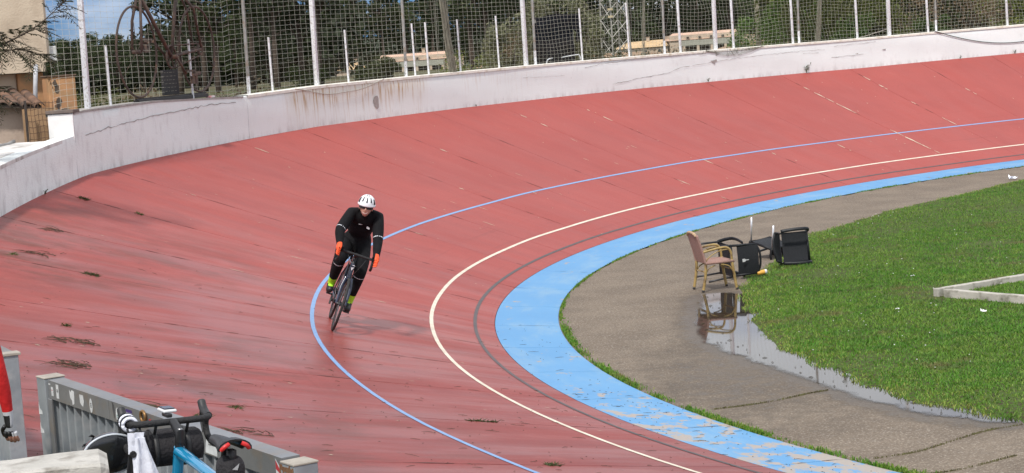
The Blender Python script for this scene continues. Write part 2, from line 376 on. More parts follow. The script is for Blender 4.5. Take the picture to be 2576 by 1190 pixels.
# cracked filler, moss and flaked paint along the joints (too small to pick apart)
mbx = MB(); mbc = MB()
for j, s in enumerate(joints):
    if s < -6 or s > 48: continue
    a = -A0*.9
    while a < A_W-.1:
        L = random.uniform(.05, .5)
        vis = .68 if s < 14 else .26
        if random.random() < vis and not (A_WHT-.1 < a < A_WHT+.05):
            w0 = random.uniform(.003, .010) if s < 14 else random.uniform(.004, .012); q = []
            for k in range(5):
                t = k/4; ww = w0*(.3+.7*math.sin(math.pi*min(max(t, .06), .94)))*random.uniform(.7, 1.3)
                q.append((tuple(sd(s+random.uniform(-.004, .004)-ww, a+L*t, .004)), tuple(sd(s+ww+random.uniform(-.003, .004), a+L*t, .004))))
            mbx.grid(q)
        a += L+random.uniform(.02, .5)
def chip(s, a, l, w0):
    q = []
    for k in range(6):
        t = k/5; ww = w0*(.25+.75*math.sin(math.pi*min(max(t, .08), .92)))*random.uniform(.6, 1.3); o = random.uniform(-.006, .006)
        q.append((tuple(sd(s+o-ww, a+l*(t-.5), .006)), tuple(sd(s+o+ww, a+l*(t-.5), .006))))
    mbc.grid(q)
J = lambda v: min(joints, key=lambda q: abs(q-v))
for s, a, l, ww in [(35.44, 2.45, .5, .016), (35.44, 1.9, .55, .03), (35.44, 1.45, .35, .02), (35.44, 1.05, .2, .014), (35.44, 5.3, .4, .02), (35.44, 4.9, .3, .014), (35.44, 4.3, .75, .018), (35.44, 5.8, .25, .015),
        (37.64, 6.1, .3, .016), (37.64, 5.5, .2, .02), (37.64, 5.3, .12, .012), (37.64, 4.2, .2, .012), (37.64, 3.0, .2, .012), (37.64, 2.72, .35, .013), (39.8, 4.7, .2, .015), (39.8, 4.4, .15, .012), (39.8, 2.2, .15, .012),
        (32.98, 2.1, .25, .018), (32.98, 1.8, .06, .012), (28.06, 5.9, .1, .016), (28.06, 5.3, .3, .02), (28.06, 2.3, .28, .016), (25.9, 6.0, .18, .015), (25.9, 1.55, .35, .014), (25.9, .5, .14, .012), (30.5, 2.2, .12, .02),
        (25.9, 5.4, .2, .02), (21.5, 4.9, .18, .018), (19.33, 3.2, .1, .018), (17.14, 6.3, .3, .014), (12.757, 5.4, .1, .01), (8.684, 1.6, .16, .011), (8.684, 3.6, .2, .01), (14.9, 2.2, .15, .01)]:
    chip(J(s), a, l, ww)
for k in range(150):
    s = random.uniform(-3, 44); chip(s, random.uniform(.2, 6.6), random.uniform(.015, .06), random.uniform(.004, .012))
for k in range(16): chip(random.uniform(8, 30), random.uniform(.9, 4.5), random.uniform(.1, .25), random.uniform(.006, .012))
o = mbx.build('joint_crack', DARKJ, track); o['kind'] = 'stuff'
o = mbc.build('paint_chip', CREAM, track); o['kind'] = 'stuff'

# ---- infield: path of old asphalt, lawn, puddle
PATH_PTS = sd(np.arange(-18, 74, .5), -A0)
GR = [(40, 50.4), (20, 49.5), (14.5, 47.6), (11.945, 45.66), (10.3, 43.6), (9.24, 42.2), (8.19, 40.9), (7.148, 39.3), (6.174, 37.7), (5.6, 36.9), (5.15, 36.0), (4.575, 33.92), (4.16, 32.17), (3.735, 31.14), (3.503, 30.25), (3.321, 29.23), (3.221, 28.1), (3.18, 26.9), (3.10, 25.34), (3.144, 24.21), (3.242, 23.16), (3.386, 22.17), (3.622, 21.05), (3.863, 20.18), (4.204, 19.34), (4.465, 18.84), (4.743, 18.48), (5.6, 17.6), (7.5, 16.0), (11, 13.6), (16, 11), (40, 0)]
gedge = [Vector((p[0], p[1], 0)) for p in GR]; gedge = smooth_pts(gedge, 8)
gedge = [Vector((p.x+.05*math.sin(p.y*5.1+p.x)+random.uniform(-.035, .035), p.y+random.uniform(-.03, .03), 0)) for p in gedge]
PUD = [(2.822, 29.036), (3.07, 29.21), (3.3, 29.0), (3.36, 28.38), (3.30, 26.9), (3.22, 25.34), (3.25, 24.11), (3.35, 23.46), (3.52, 22.25), (3.76, 21.13), (4.0, 20.32), (4.25, 19.65), (4.5, 19.2), (4.62, 18.9), (4.66, 18.55), (4.366, 18.743), (4.133, 19.023), (3.872, 19.457), (3.589, 20.135), (3.336, 21.001), (3.074, 22.026), (2.761, 22.972), (2.56, 23.841), (2.406, 24.75), (2.408, 25.889), (2.588, 27.314), (2.70, 28.3)]
pud = smooth_pts([Vector((p[0], p[1], 0)) for p in PUD], 7, True)
pud = [Vector((p.x+.028*math.sin(p.y*7+1.3)+random.uniform(-.03, .03), p.y+random.uniform(-.06, .06), 0)) for p in pud]
pudA = np.array([(p.x, p.y) for p in pud])
def inpoly(P, poly):
    x, y = P[:, 0], P[:, 1]; r = np.zeros(len(P), bool); n_ = len(poly)
    for i in range(n_):
        x1, y1 = poly[i]; x2, y2 = poly[(i+1) % n_]
        cnd = ((y1 > y) != (y2 > y)) & (x < (x2-x1)*(y-y1)/((y2-y1)+1e-12)+x1); r ^= cnd
    return r
def dist_poly(P, poly, closed=True):
    d = np.full(len(P), 1e9); n_ = len(poly)
    for i in range(n_ if closed else n_-1):
        a = poly[i]; bq = poly[(i+1) % n_]; ab = bq-a; t = np.clip(((P-a)@ab)/(ab@ab+1e-12), 0, 1); q = a+t[:, None]*ab
        d = np.minimum(d, np.hypot(*(P-q).T))
    return d
m, n, b = newmat('old_asphalt', 0.85, .4)
t = n.nodes.new('ShaderNodeTexCoord'); O = t.outputs['Object']
s1 = noise(n, O, 1.1, 6); s2 = noise(n, O, 42, 3); s3 = noise(n, O, 5, 8, None, .7); s4 = noise(n, O, 20, 3, None, .7)
c = rgbmix(n, ramp(n, s1, .35, .65), (0.188, 0.148, 0.108), (0.140, 0.108, 0.078))
c = rgbmix(n, ramp(n, s3, .45, .75, 0, .6), c, (0.125, 0.100, 0.076))
c = rgbmix(n, ramp(n, s2, .55, .66, 0, .5), c, (0.46, 0.41, 0.34))
c = rgbmix(n, ramp(n, s2, .45, .35, 0, .5), c, (0.09, 0.075, 0.06))
c = rgbmix(n, ramp(n, s4, .58, .68, 0, .36), c, (0.40, 0.36, 0.31)); c = rgbmix(n, ramp(n, s4, .44, .34, 0, .4), c, (0.07, 0.058, 0.046))
at_ = n.nodes.new('ShaderNodeAttribute'); at_.attribute_name = 'damp'
dm = mathn(n, 'ADD', at_.outputs['Fac'], mathn(n, 'MULTIPLY', mathn(n, 'SUBTRACT', s3, .5), 1.2)); dmp = ramp(n, dm, .15, .85)
c = rgbmix(n, mathn(n, 'MULTIPLY', dmp, .66), c, (0.062, 0.050, 0.038))
n.links.new(c, b.inputs['Base Color'])
rgh = mathn(n, 'MULTIPLY', ramp(n, dmp, .55, 1.0), -.33); n.links.new(mathn(n, 'ADD', rgh, .85), b.inputs['Roughness'])
bumpn(n, b, s2, .5, .012); PATH = m
xs = np.arange(-1.6, 16.1, .14); ys = np.arange(13.0, 50.5, .2); XX, YY = np.meshgrid(xs, ys, indexing='ij'); P2 = np.stack([XX.ravel(), YY.ravel()], 1)
dpud = dist_poly(P2, pudA[::3]); inside = inpoly(P2, pudA[::3]); damp = np.clip(1.05-dpud/.60, 0, 1); damp[inside] = 1
dg = dist_poly(P2, np.array([(p.x, p.y) for p in gedge])[::4], False); damp = np.maximum(damp, np.clip(.50-dg/1.5, 0, .5)*np.clip((31-P2[:, 1])/3, 0, 1))
damp = np.maximum(damp, np.clip(.75-np.hypot((P2[:, 0]-3.05)/.9, (P2[:, 1]-29.4)/1.2), 0, .7))
damp = np.maximum(damp, np.clip(.80-np.hypot((P2[:, 0]-2.4)/2.6, (P2[:, 1]-22.0)/6.5), 0, .62))
nx_, ny_ = len(xs), len(ys); idx = np.arange(nx_*ny_).reshape(nx_, ny_)
F = np.stack([idx[:-1, :-1].ravel(), idx[1:, :-1].ravel(), idx[1:, 1:].ravel(), idx[:-1, 1:].ravel()], 1)
V = np.column_stack([P2, .0015*np.sin(P2[:, 0]*3)*np.cos(P2[:, 1]*2)-.004])
# keep the sheet inside the lower edge of the apron
ipoly = np.array([tuple(p[:2]) for p in PATH_PTS]); sel = inpoly(P2, ipoly); dI = dist_poly(P2, ipoly[::2], False)
ok = (sel | (dI < .22))[F].all(1); V[(~sel), 2] -= .03
o = npmesh('path', V, F[ok], PATH, attr={'damp': damp}); struct(o)
mb = MB(); mb.add([(-1.5, 13.0, -.06), (90, -30, -.06), (90, 70, -.06), (10, 52, -.06), (-1.5, 40, -.06)], [(0, 1, 2, 3, 4)]); struct(mb.build('infield_subsoil', PATH))
# water
m, n, b = newmat('puddle_water', 0.03, .5)
t = n.nodes.new('ShaderNodeTexCoord'); O = t.outputs['Object']
wn = noise(n, O, 3, 3); bumpn(n, b, wn, .02, .004)
b.inputs['Base Color'].default_value = (0.035, 0.028, 0.02, 1); b.inputs['IOR'].default_value = 1.33; b.inputs['Specular IOR Level'].default_value = .9
WATER = m
# thin water film at the rim: the wet ground shows through where it is shallow
da = n.nodes.new('ShaderNodeAttribute'); da.attribute_name = 'depth'; fl = mathn(n, 'ADD', da.outputs['Fac'], mathn(n, 'MULTIPLY', mathn(n, 'SUBTRACT', noise(n, O, 9, 6, (1.0, .35, 1), .7), .5), .22))
tpn = n.nodes.new('ShaderNodeBsdfTransparent'); ms = n.nodes.new('ShaderNodeMixShader'); n.links.new(ramp(n, fl, -.10, .05), ms.inputs[0]); n.links.new(tpn.outputs[0], ms.inputs[1]); n.links.new(b.outputs[0], ms.inputs[2]); n.links.new(ms.outputs[0], n.nodes['Material Output'].inputs['Surface'])
xs = np.arange(2.1, 5.0, .05); ys = np.arange(18.2, 29.6, .07); XX, YY = np.meshgrid(xs, ys, indexing='ij'); P2 = np.stack([XX.ravel(), YY.ravel()], 1)
pi_ = inpoly(P2, pudA); pdist = dist_poly(P2, pudA[::2]); dep = np.where(pi_, pdist, -pdist); okv = dep > -.28
idx = np.arange(len(P2)).reshape(len(xs), len(ys)); F = np.stack([idx[:-1, :-1].ravel(), idx[1:, :-1].ravel(), idx[1:, 1:].ravel(), idx[:-1, 1:].ravel()], 1); F = F[okv[F].all(1)]
o = npmesh('puddle', np.column_stack([P2, np.full(len(P2), .003)]), F, WATER, attr={'depth': dep}); struct(o)
# leaf litter and specks floating in the puddle
mb = MB()
for k in range(80):
    for _ in range(30):
        i = random.randrange(len(pud)); p = pud[i]; q = Vector((p.x+random.gauss(0, .16), p.y+random.gauss(0, .25), .006))
        if inpoly(np.array([[q.x, q.y]]), pudA[::3])[0]: break
    a = random.uniform(0, 6.28); l = random.choice([.008, .012, .018, .03]); mb.tube([q-Vector((math.cos(a), math.sin(a), 0))*l, q+Vector((0, 0, .006)), q+Vector((math.cos(a), math.sin(a), .0))*l], [.002, .0045, .0015], 4)
o = mb.build('puddle_litter', mat('dead_leaf', (0.035, 0.028, 0.018), (0.06, 0.05, 0.02), 20, .8)); tag(o, 'dark bits of leaf litter floating along the puddle edges', 'litter', kind='stuff')

# lawn: soil sheet and real blades
m, n, b = newmat('lawn_soil', 0.95, .2)
t = n.nodes.new('ShaderNodeTexCoord'); O = t.outputs['Object']
g1 = noise(n, O, .8, 6); g2 = noise(n, O, 16, 6)
c = rgbmix(n, ramp(n, g1, .35, .65), (0.060, 0.110, 0.018), (0.075, 0.115, 0.024)); c = rgbmix(n, ramp(n, g2, .4, .65), c, (0.055, 0.048, 0.024))
n.links.new(c, b.inputs['Base Color']); bumpn(n, b, g2, .8, .03); SOIL = m
gp = np.array([(p.x, p.y) for p in gedge]); LAWN = np.vstack([gp, [[60, 0], [60, 50.4]]])
xs = np.arange(2.9, 26, .28); ys = np.arange(13, 50.5, .28); XX, YY = np.meshgrid(xs, ys, indexing='ij'); P2 = np.stack([XX.ravel(), YY.ravel()], 1)
lin = inpoly(P2, LAWN[::2]); dl = dist_poly(P2, LAWN[::4][:-1], False); z = np.where(lin, .004+.045*np.clip(dl/.7, 0, 1)+.018*np.sin(P2[:, 0]*1.7+P2[:, 1])*np.clip(dl/1.2, 0, 1), -.03)
idx = np.arange(len(P2)).reshape(len(xs), len(ys)); F = np.stack([idx[:-1, :-1].ravel(), idx[1:, :-1].ravel(), idx[1:, 1:].ravel(), idx[:-1, 1:].ravel()], 1); ok = lin[F].any(1)
o = npmesh('lawn', np.column_stack([P2, z]), F[ok], SOIL, smooth=True); struct(o)
def lawn_z(P):
    d = dist_poly(P, LAWN[::4][:-1], False); return .004+.045*np.clip(d/.7, 0, 1)+.018*np.sin(P[:, 0]*1.7+P[:, 1])*np.clip(d/1.2, 0, 1)
m, n, b = newmat('grass_blade', 0.55, .35)
t = n.nodes.new('ShaderNodeTexCoord'); O = t.outputs['Object']
g1 = noise(n, O, .45, 5); g2 = noise(n, O, 3.2, 5); ar = n.nodes.new('ShaderNodeAttribute'); ar.attribute_name = 'tint'; TI = ar.outputs['Fac']
c = rgbmix(n, ramp(n, g1, .38, .62), (0.095, 0.265, 0.022), (0.145, 0.285, 0.032)); c = rgbmix(n, ramp(n, g2, .45, .68, 0, .8), c, (0.21, 0.31, 0.05))
c = rgbmix(n, ramp(n, TI, .6, 1.0), c, (0.34, 0.36, 0.09)); c = rgbmix(n, ramp(n, TI, .35, 0), c, (0.040, 0.115, 0.012))
gb = noise(n, O, .9, 6, None, .6, (4, 9, 0)); c = rgbmix(n, ramp(n, gb, .57, .68, 0, .8), c, (0.21, 0.165, 0.075)); gd_ = noise(n, O, 2.1, 5, None, .6, (7, 2, 0)); c = rgbmix(n, ramp(n, gd_, .52, .66, 0, .7), c, (0.055, 0.165, 0.018))
n.links.new(c, b.inputs['Base Color']); b.inputs['Subsurface Weight'].default_value = 0
tr_ = n.nodes.new('ShaderNodeBsdfTranslucent'); n.links.new(c, tr_.inputs['Color']); ms = n.nodes.new('ShaderNodeMixShader'); ms.inputs[0].default_value = .3
n.links.new(b.outputs[0], ms.inputs[1]); n.links.new(tr_.outputs[0], ms.inputs[2]); n.links.new(ms.outputs[0], n.nodes['Material Output'].inputs['Surface']); GRASS = m
def blades(name, P, z, hmin, hmax, w, mats=None, seed=1, tint=None, lean=.6):
    g = np.random.default_rng(seed); N = len(P); a = g.uniform(0, 6.283, N); h = g.uniform(hmin, hmax, N)*(1+.6*(g.random(N) < .06)); ww = w*g.uniform(.6, 1.4, N)
    L = g.normal(0, lean, (N, 2))*h[:, None]*.6; dx = np.cos(a)*ww; dy = np.sin(a)*ww
    b0 = np.column_stack([P[:, 0]-dx, P[:, 1]-dy, z-.01]); b1 = np.column_stack([P[:, 0]+dx, P[:, 1]+dy, z-.01])
    m0 = np.column_stack([P[:, 0]+L[:, 0]*.35-dx*.7, P[:, 1]+L[:, 1]*.35-dy*.7, z+h*.6]); m1 = np.column_stack([P[:, 0]+L[:, 0]*.35+dx*.7, P[:, 1]+L[:, 1]*.35+dy*.7, z+h*.6])
    tp = np.column_stack([P[:, 0]+L[:, 0], P[:, 1]+L[:, 1], z+h])
    V = np.stack([b0, b1, m1, m0, tp], 1).reshape(-1, 3); k = np.arange(N)*5
    F = np.concatenate([np.stack([k, k+1, k+2], 1), np.stack([k, k+2, k+3], 1), np.stack([k+3, k+2, k+4], 1)])
    ti = np.repeat(tint if tint is not None else g.random(N), 5)
    return npmesh(name, V, F, mats or GRASS, attr={'tint': ti})
g = np.random.default_rng(3); pts = []
for (x0, x1, y0, y1, den) in [(3, 11, 17.2, 24, 2600), (3, 14, 24, 30, 1900), (3, 17, 30, 36, 1250), (4, 20, 36, 49, 700)]:
    N = int((x1-x0)*(y1-y0)*den); P = np.column_stack([g.uniform(x0, x1, N), g.uniform(y0, y1, N)])
    rt = P[:, 0]/P[:, 1]; P = P[(rt < .300) | ((rt < .52) & (g.random(len(P)) < .4))]; P = P[inpoly(P, LAWN[::2])]; pts.append(P)
P = np.vstack(pts); dl = dist_poly(P, LAWN[::4][:-1], False)
bare = np.sin(P[:, 0]*1.3+P[:, 1]*.7)+np.sin(P[:, 0]*2.9-P[:, 1]*1.1+2)+np.sin(P[:, 1]*2.3+1.)*.7
keep = g.random(len(P)) < np.clip(.35+dl*2.2, 0, 1)*np.clip(1.25-.42*np.clip(bare, -1, 3), .25, 1); P = P[keep]; dl = dl[keep]
tint = np.clip(g.random(len(P))*.8+.35*np.exp(-dl/.35), 0, 1)
o = blades('grass', P, lawn_z(P), .008, .036, .0055, seed=4, tint=tint, lean=1.3); tag(o, 'short wet green lawn of the infield beside the puddle', 'grass', kind='stuff')
# moss and grass strip between apron and path
sv = []; g = np.random.default_rng(11)
for s in np.arange(-4, 42, .0012):
    dens = .5+.5*math.sin(s*1.9)+.35*math.sin(s*5.3+1); thick = 1.0 if s < 9.5 else .30
    if g.random() < max(.08, dens)*thick: sv.append((s+g.normal(0, .01), -A0-.015-abs(g.normal(0, .05 if s < 9.5 else .022))))
sv = np.array(sv); PP = sd(sv[:, 0], sv[:, 1]); PP[:, 2] = 0
o = blades('edge_grass', PP[:, :2], PP[:, 2], .008, .034, .006, seed=6, tint=np.clip(g.random(len(PP))*.9, 0, 1)); tag(o, 'strip of moss and grass growing along the blue apron edge', 'grass', kind='stuff')

# ---- ground outside the wall, one sheet to the horizon
m, n, b = newmat('scrub_ground', 0.95, .2)
t = n.nodes.new('ShaderNodeTexCoord'); O = t.outputs['Object']
g1 = noise(n, O, .12, 8); g2 = noise(n, O, 3.0, 8); c = rgbmix(n, ramp(n, g1, .4, .6), (0.11, 0.085, 0.05), (0.06, 0.075, 0.028)); c = rgbmix(n, ramp(n, g2, .45, .7, 0, .6), c, (0.16, 0.13, 0.08))
n.links.new(c, b.inputs['Base Color']); bumpn(n, b, g2, .8, .1); SCRUB = m
rows = []
for s in np.concatenate([np.arange(-58, -14, 6), np.arange(-14, 60, 1.0), np.arange(60, 139, 6)]):
    r_ = []
    zb = float(wallp(s)[2]); near = float(np.interp(s, [-14, 0, 7, 11, 60], [zb, 1.25, 2.2, 2.75, 2.75]))
    for off in [.20, 1.2, 3, 6, 12, 24, 45, 80, 140, 220, 340, 600, 1200, 3000]:
        p = wallp(s, off); zz = near+(0.12*math.sin(off*.3+s*.2) if 2 < off < 60 else 0) - max(0, off-10)*.0082
        if off > 400: zz = max(zz, -3)
        if s < 4: zz = near if off < 60 else near-.5
        r_.append((p[0], p[1], zz))
    rows.append(r_)
mb = MB(); mb.grid(rows); struct(mb.build('ground', SCRUB, smooth=True))

# ================================================================== WALL AND FENCE
m, n, b = newmat('white_wall_paint', 0.75, .35)
uvn = n.nodes.new('ShaderNodeUVMap'); uvn.uv_map = 'UVMap'; UV = uvn.outputs['UV']
sepx = n.nodes.new('ShaderNodeSeparateXYZ'); n.links.new(UV, sepx.inputs['Vector']); U_ = sepx.outputs['X']; V_ = sepx.outputs['Y']
w1 = noise(n, UV, .7, 6); w2 = noise(n, UV, 5, 8, (1.4, .5, 1), .65); w3 = noise(n, UV, 40, 4); w4 = noise(n, UV, 20, 4, (1.0, .06, 1), .6)
c = rgbmix(n, ramp(n, w1, .3, .7), (0.84, 0.875, 0.865), (0.79, 0.825, 0.815))
c = rgbmix(n, ramp(n, w2, .52, .78, 0, .4), c, (0.62, 0.62, 0.61))
# rust runs from the rail over one stretch, and grime at the foot
rz = mathn(n, 'MULTIPLY', ramp(n, U_, 18.7, 19.2), ramp(n, U_, 23.9, 23.2)); rz2 = mathn(n, 'MULTIPLY', ramp(n, U_, 24.6, 25.0), ramp(n, U_, 27.6, 26.9))
run = ramp(n, w4, .50, .66); fall = ramp(n, V_, .15, .80, .18, 1.0)
rust = mathn(n, 'MULTIPLY', mathn(n, 'ADD', mathn(n, 'MULTIPLY', rz, .95), mathn(n, 'MULTIPLY', rz2, .22)), mathn(n, 'MULTIPLY', run, fall))
c = rgbmix(n, mathn(n, 'MULTIPLY', rz, mathn(n, 'MULTIPLY', fall, .42)), c, (0.62, 0.53, 0.38)); c = rgbmix(n, rust, c, (0.44, 0.25, 0.075))
foot = mathn(n, 'MULTIPLY', ramp(n, V_, .16, .0), ramp(n, w2, .42, .62)); c = rgbmix(n, mathn(n, 'MULTIPLY', foot, .35), c, (0.30, 0.27, 0.25))
old = mathn(n, 'MULTIPLY', ramp(n, U_, 19.0, 9.0), ramp(n, w2, .45, .72)); c = rgbmix(n, mathn(n, 'MULTIPLY', old, .45), c, (0.50, 0.50, 0.50))
c = rgbmix(n, mathn(n, 'MULTIPLY', ramp(n, noise(n, UV, 9, 5, (1.2, .35, 1), .7, (3, 3, 0)), .66, .72), .5), c, (0.25, 0.24, 0.24))
n.links.new(c, b.inputs['Base Color']); bumpn(n, b, mathn(n, 'ADD', w3, mathn(n, 'MULTIPLY', w1, 3)), .35, .02); WALL = m
COPE = mat('wall_coping', (0.86, 0.84, 0.77), (0.78, 0.75, 0.66), 6, .8, .3, c3=(.62, .56, .44), s3=5)
CRACK = mat('crack_shadow', (0.30, 0.28, 0.27), (0.44, 0.42, 0.41), 12, .9)
PLASTER = mat('grey_render_patch', (0.40, 0.36, 0.34), (0.33, 0.29, 0.27), 15, .85, .4)
WTH = .28
def wall_h(s): return float(np.interp(s, [-30, 11.655, 11.66, 14.6, 17.55, 17.6, 19, 40, 60], [.66, .66, 1.0, .955, .80, .81, .805, .825, .83]))
def wall_piece(name, s0, s1, step=.25, parent=None, matl=None):
    ss = np.linspace(s0, s1, int(round((s1-s0)/step))+1); nv = 7; rows = []; uv = []; WTH = .28 if name != 'raised_wall_section' else .40
    for s in ss:
        h = wall_h(s); r_ = []
        for k in range(nv):
            z = h*k/(nv-1); r_.append(tuple(wallp(s, .006*math.sin(s*1.1+k)+(.012 if k == nv-1 else 0), -.04 if k == 0 else z))); uv.append((s, z))
        r_.append(tuple(wallp(s, .03, h+.012))); uv.append((s, h))
        r_.append(tuple(wallp(s, WTH-.03, h+.012))); uv.append((s, h)); r_.append(tuple(wallp(s, WTH, h))); uv.append((s, h)); r_.append(tuple(wallp(s, WTH, -.6))); uv.append((s, 0)); rows.append(r_)
    mbx = MB(); mbx.grid(rows)
    for e in (0, len(ss)-1): mbx.f.append(tuple(range(e*(nv+4), (e+1)*(nv+4)))); mbx.m.append(0)
    mbx.uv = uv; return mbx.build(name, [matl or WALL], parent, angle=40)
wall = empty('perimeter_wall', label='long curved white wall around the outer edge of the red track', cat='wall')
wall_piece('wall_body', 17.6, 74, parent=wall)
o = wall_piece('raised_wall_section', 11.66, 17.59, .19768, parent=wall); o['label'] = 'taller cracked wall section under the bicycle sculpture'
o = wall_piece('low_wall_section', -.4, 11.65, parent=wall)
# coping strip, cream, slightly proud
rows = []
for s in np.arange(17.62, 74, .5): rows.append([tuple(wallp(s, q, wall_h(s)+z)) for q, z in ((-.012, -.035), (-.012, .018), (.01, .026), (WTH+.01, .026), (WTH+.01, -.03))])
mb = MB(); mb.grid(rows); mb.build('coping', COPE, wall)
rows = []
for s in np.arange(11.68, 17.55, .2): rows.append([tuple(wallp(s, q, wall_h(s)+z)) for q, z in ((-.006, -.012), (-.006, .02), (.45, .02), (.45, -.03))])
mb = MB(); mb.grid(rows); mb.build('coping', mat('grey_weathered_coping', (.42, .40, .38), (.30, .28, .26), 9, .9, .4), wall)
# cracks in the plaster, fallen plaster
# freshly painted end of the raised section, facing down the track, with a dark cap
tE, nE = frame_at(11.66); oE = wv(11.66, 0, 0)
mb = MB(); mb.box((-.016, .20, .80), (.03, .40, .42), bev=.004); q = mb.build('end_face', mat('white_fresh_paint', (.80, .79, .78), (.72, .71, .70), 4, .8, .2), wall); q.matrix_world = basis(tE, nE, Vector((0, 0, 1)), oE)
mb = MB(); mb.box((.1, .20, 1.045), (.32, .44, .05), bev=.006); q = mb.build('end_cap', mat('brown_cap', (.17, .13, .11), (.12, .10, .09), 9, .9), wall); q.matrix_world = basis(tE, nE, Vector((0, 0, 1)), oE)
def crack(pts, wd=.006, name='crack'):
    P = []; 
    for (s0, z0), (s1, z1) in zip(pts[:-1], pts[1:]):
        k = max(2, int(abs(s1-s0)/.09))
        for i in range(k): t = i/k; P.append((s0+(s1-s0)*t, z0+(z1-z0)*t+random.gauss(0, .007)))
    mbx = MB(); rr = []
    for s, z in P:
        ww = wd*random.uniform(.35, 1.3); rr.append([tuple(wallp(s, -.012, z-ww)), tuple(wallp(s, -.012, z+ww))])
    mbx.grid(rr); mbx.build(name, CRACK, wall)
crack([(12.0, .62), (13.2, .68), (14.4, .72), (15.2, .735), (16.4, .76), (17.3, .72)], .008)
crack([(23.9, .78), (25.5, .80)], .004); crack([(29.0, .66), (29.8, .73), (31.2, .77), (33.3, .78)], .006)
crack([(29.9, .18), (31.0, .28), (31.8, .33), (32.2, .45), (32.6, .47)], .007); crack([(32.6, .47), (34, .56), (35.2, .6), (36.4, .62), (37.0, .6)], .004)
crack([(36.2, .55), (36.8, .52)], .004); crack([(37.1, .36), (38.2, .40)], .006); crack([(37.2, .68), (38.6, .72)], .004); crack([(26.9, .55), (28.4, .5)], .003)
def patch(s, z, pts, name='bare_patch'):
    mbx = MB(); mbx.add([tuple(wallp(s+a, -.011, z+q)) for a, q in pts], [tuple(range(len(pts)))]); mbx.build(name, PLASTER, wall)
patch(21.9, .36, [(-.10, .03), (-.04, .12), (.05, .13), (.08, .06), (.07, -.12), (.02, -.16), (-.06, -.10)])
patch(33.3, .52, [(-.10, .03), (.10, .06), (.11, .02), (.05, -.02), (.02, -.08), (0, -.03), (-.06, -.01)])
patch(38.75, .47, [(-.06, .0), (.06, .015), (.05, -.02), (-.03, -.02)]); patch(37.9, .42, [(-.06, .0), (.05, .012), (.04, -.012)])

WPOST = mat('white_painted_steel', (0.80, 0.81, 0.84), (0.66, 0.67, 0.70), 10, .45, .05, c3=(.42, .38, .34), s3=22)
GPOST = mat('galvanised_pole', (0.40, 0.40, 0.385), (0.28, 0.27, 0.25), 9, .5, .05, metal=.35, c3=(.30, .22, .15), s3=6)
def post(name, s, h, w_, matl, lean, off, label, cat, group, boxy=True, foot=None):
    t, nn = frame_at(s); base = wv(s, off, wall_h(s)); up = (Vector((0, 0, 1))+t*math.tan(R(lean))).normalized(); nx2 = t-up*t.dot(up); nx2.normalize(); ny2 = up.cross(nx2)
    o = empty(name, basis(nx2, ny2, up, base), label, cat, group)
    mbx = MB()
    if boxy: mbx.box((0, 0, h/2), (w_, w_, h), bev=.006)
    else: mbx.tube([(0, 0, 0), (0, 0, h*.5), (0, 0, h)], w_/2, 10)
    mbx.build('shaft', matl, o, angle=40)
    mf = MB(); mf.box((0, 0, .006), (w_*1.9, w_*1.9, .012), bev=.003); mf.build('base_plate', matl if foot is None else foot, o)
    return o
TG = 'tall white fence posts on the wall'
TL = ['leftmost tall white square post, left of the bicycle sculpture', 'tall white square post right of the sculpture, above the rust streaks', 'tall white square post left of the black covered frame', 'tall white square post in front of the right-hand farmhouse', 'rightmost tall white square post, in front of the olive bushes']
for s, ln, lb in zip([12.61, 20.24, 27.26, 33.58, 39.09], [2.2, 1.2, .3, .6, .5], TL): post('fence_post', s, 4.6, .085, WPOST, ln, .20, lb, 'post', TG)
SL = {13.34: 'short white post left of the bicycle sculpture', 16.1: 'short white post behind the sculpture rear wheel', 18.73: 'short white post just right of the grey pole at the rust streaks start', 21.26: 'short white post above the middle of the rust streaks',
      23.50: 'left one of two short white posts close together before the left farmhouse', 23.95: 'right one of two short white posts close together before the left farmhouse', 25.02: 'short white post right of the bunched net', 26.32: 'short white post second right of the bunched net',
      29.13: 'short white post right of the black covered frame', 30.70: 'short white post between the lattice pylon and the right farmhouse', 32.40: 'slim white post before the left wing of the right farmhouse', 34.14: 'slim white post at the right end of the right farmhouse',
      36.05: 'slim white post left of the hanging net curtain', 38.08: 'slim white post before the olive bush', 40.26: 'slim white post where the hanging cable starts', 42.65: 'rightmost slim white post at the frame edge'}
for s, lb in SL.items():
    h = float(np.interp(s, [13, 16, 19, 21, 24, 26, 29, 31, 34, 43], [1.0, 1.1, 1.08, 1.12, 1.2, 1.25, 1.32, 1.42, 1.7, 1.9])); post('short_post', s, h, .042 if s < 32 else .05, WPOST, -.8, .17, lb, 'post', 'short white net posts on the wall', s > 32)
PL = {18.05: 'grey net pole with white foot between sculpture and rust streaks', 23.28: 'grey-brown net pole before the left farmhouse', 27.62: 'grey net pole before the black covered frame', 31.94: 'dark grey net pole before the right farmhouse wing', 36.3: 'grey net pole beside the hanging net curtain', 40.55: 'grey net pole beside the green shrub'}
for s, lb in PL.items():
    o = post('net_pole', s, 4.4, .062, GPOST, 1.0, .24, lb, 'pole', 'grey net poles on the wall', False)
    mf = MB(); mf.tube([(0, 0, .01), (0, 0, .36)], .034, 10); mf.build('painted_foot', WPOST, o, angle=40)

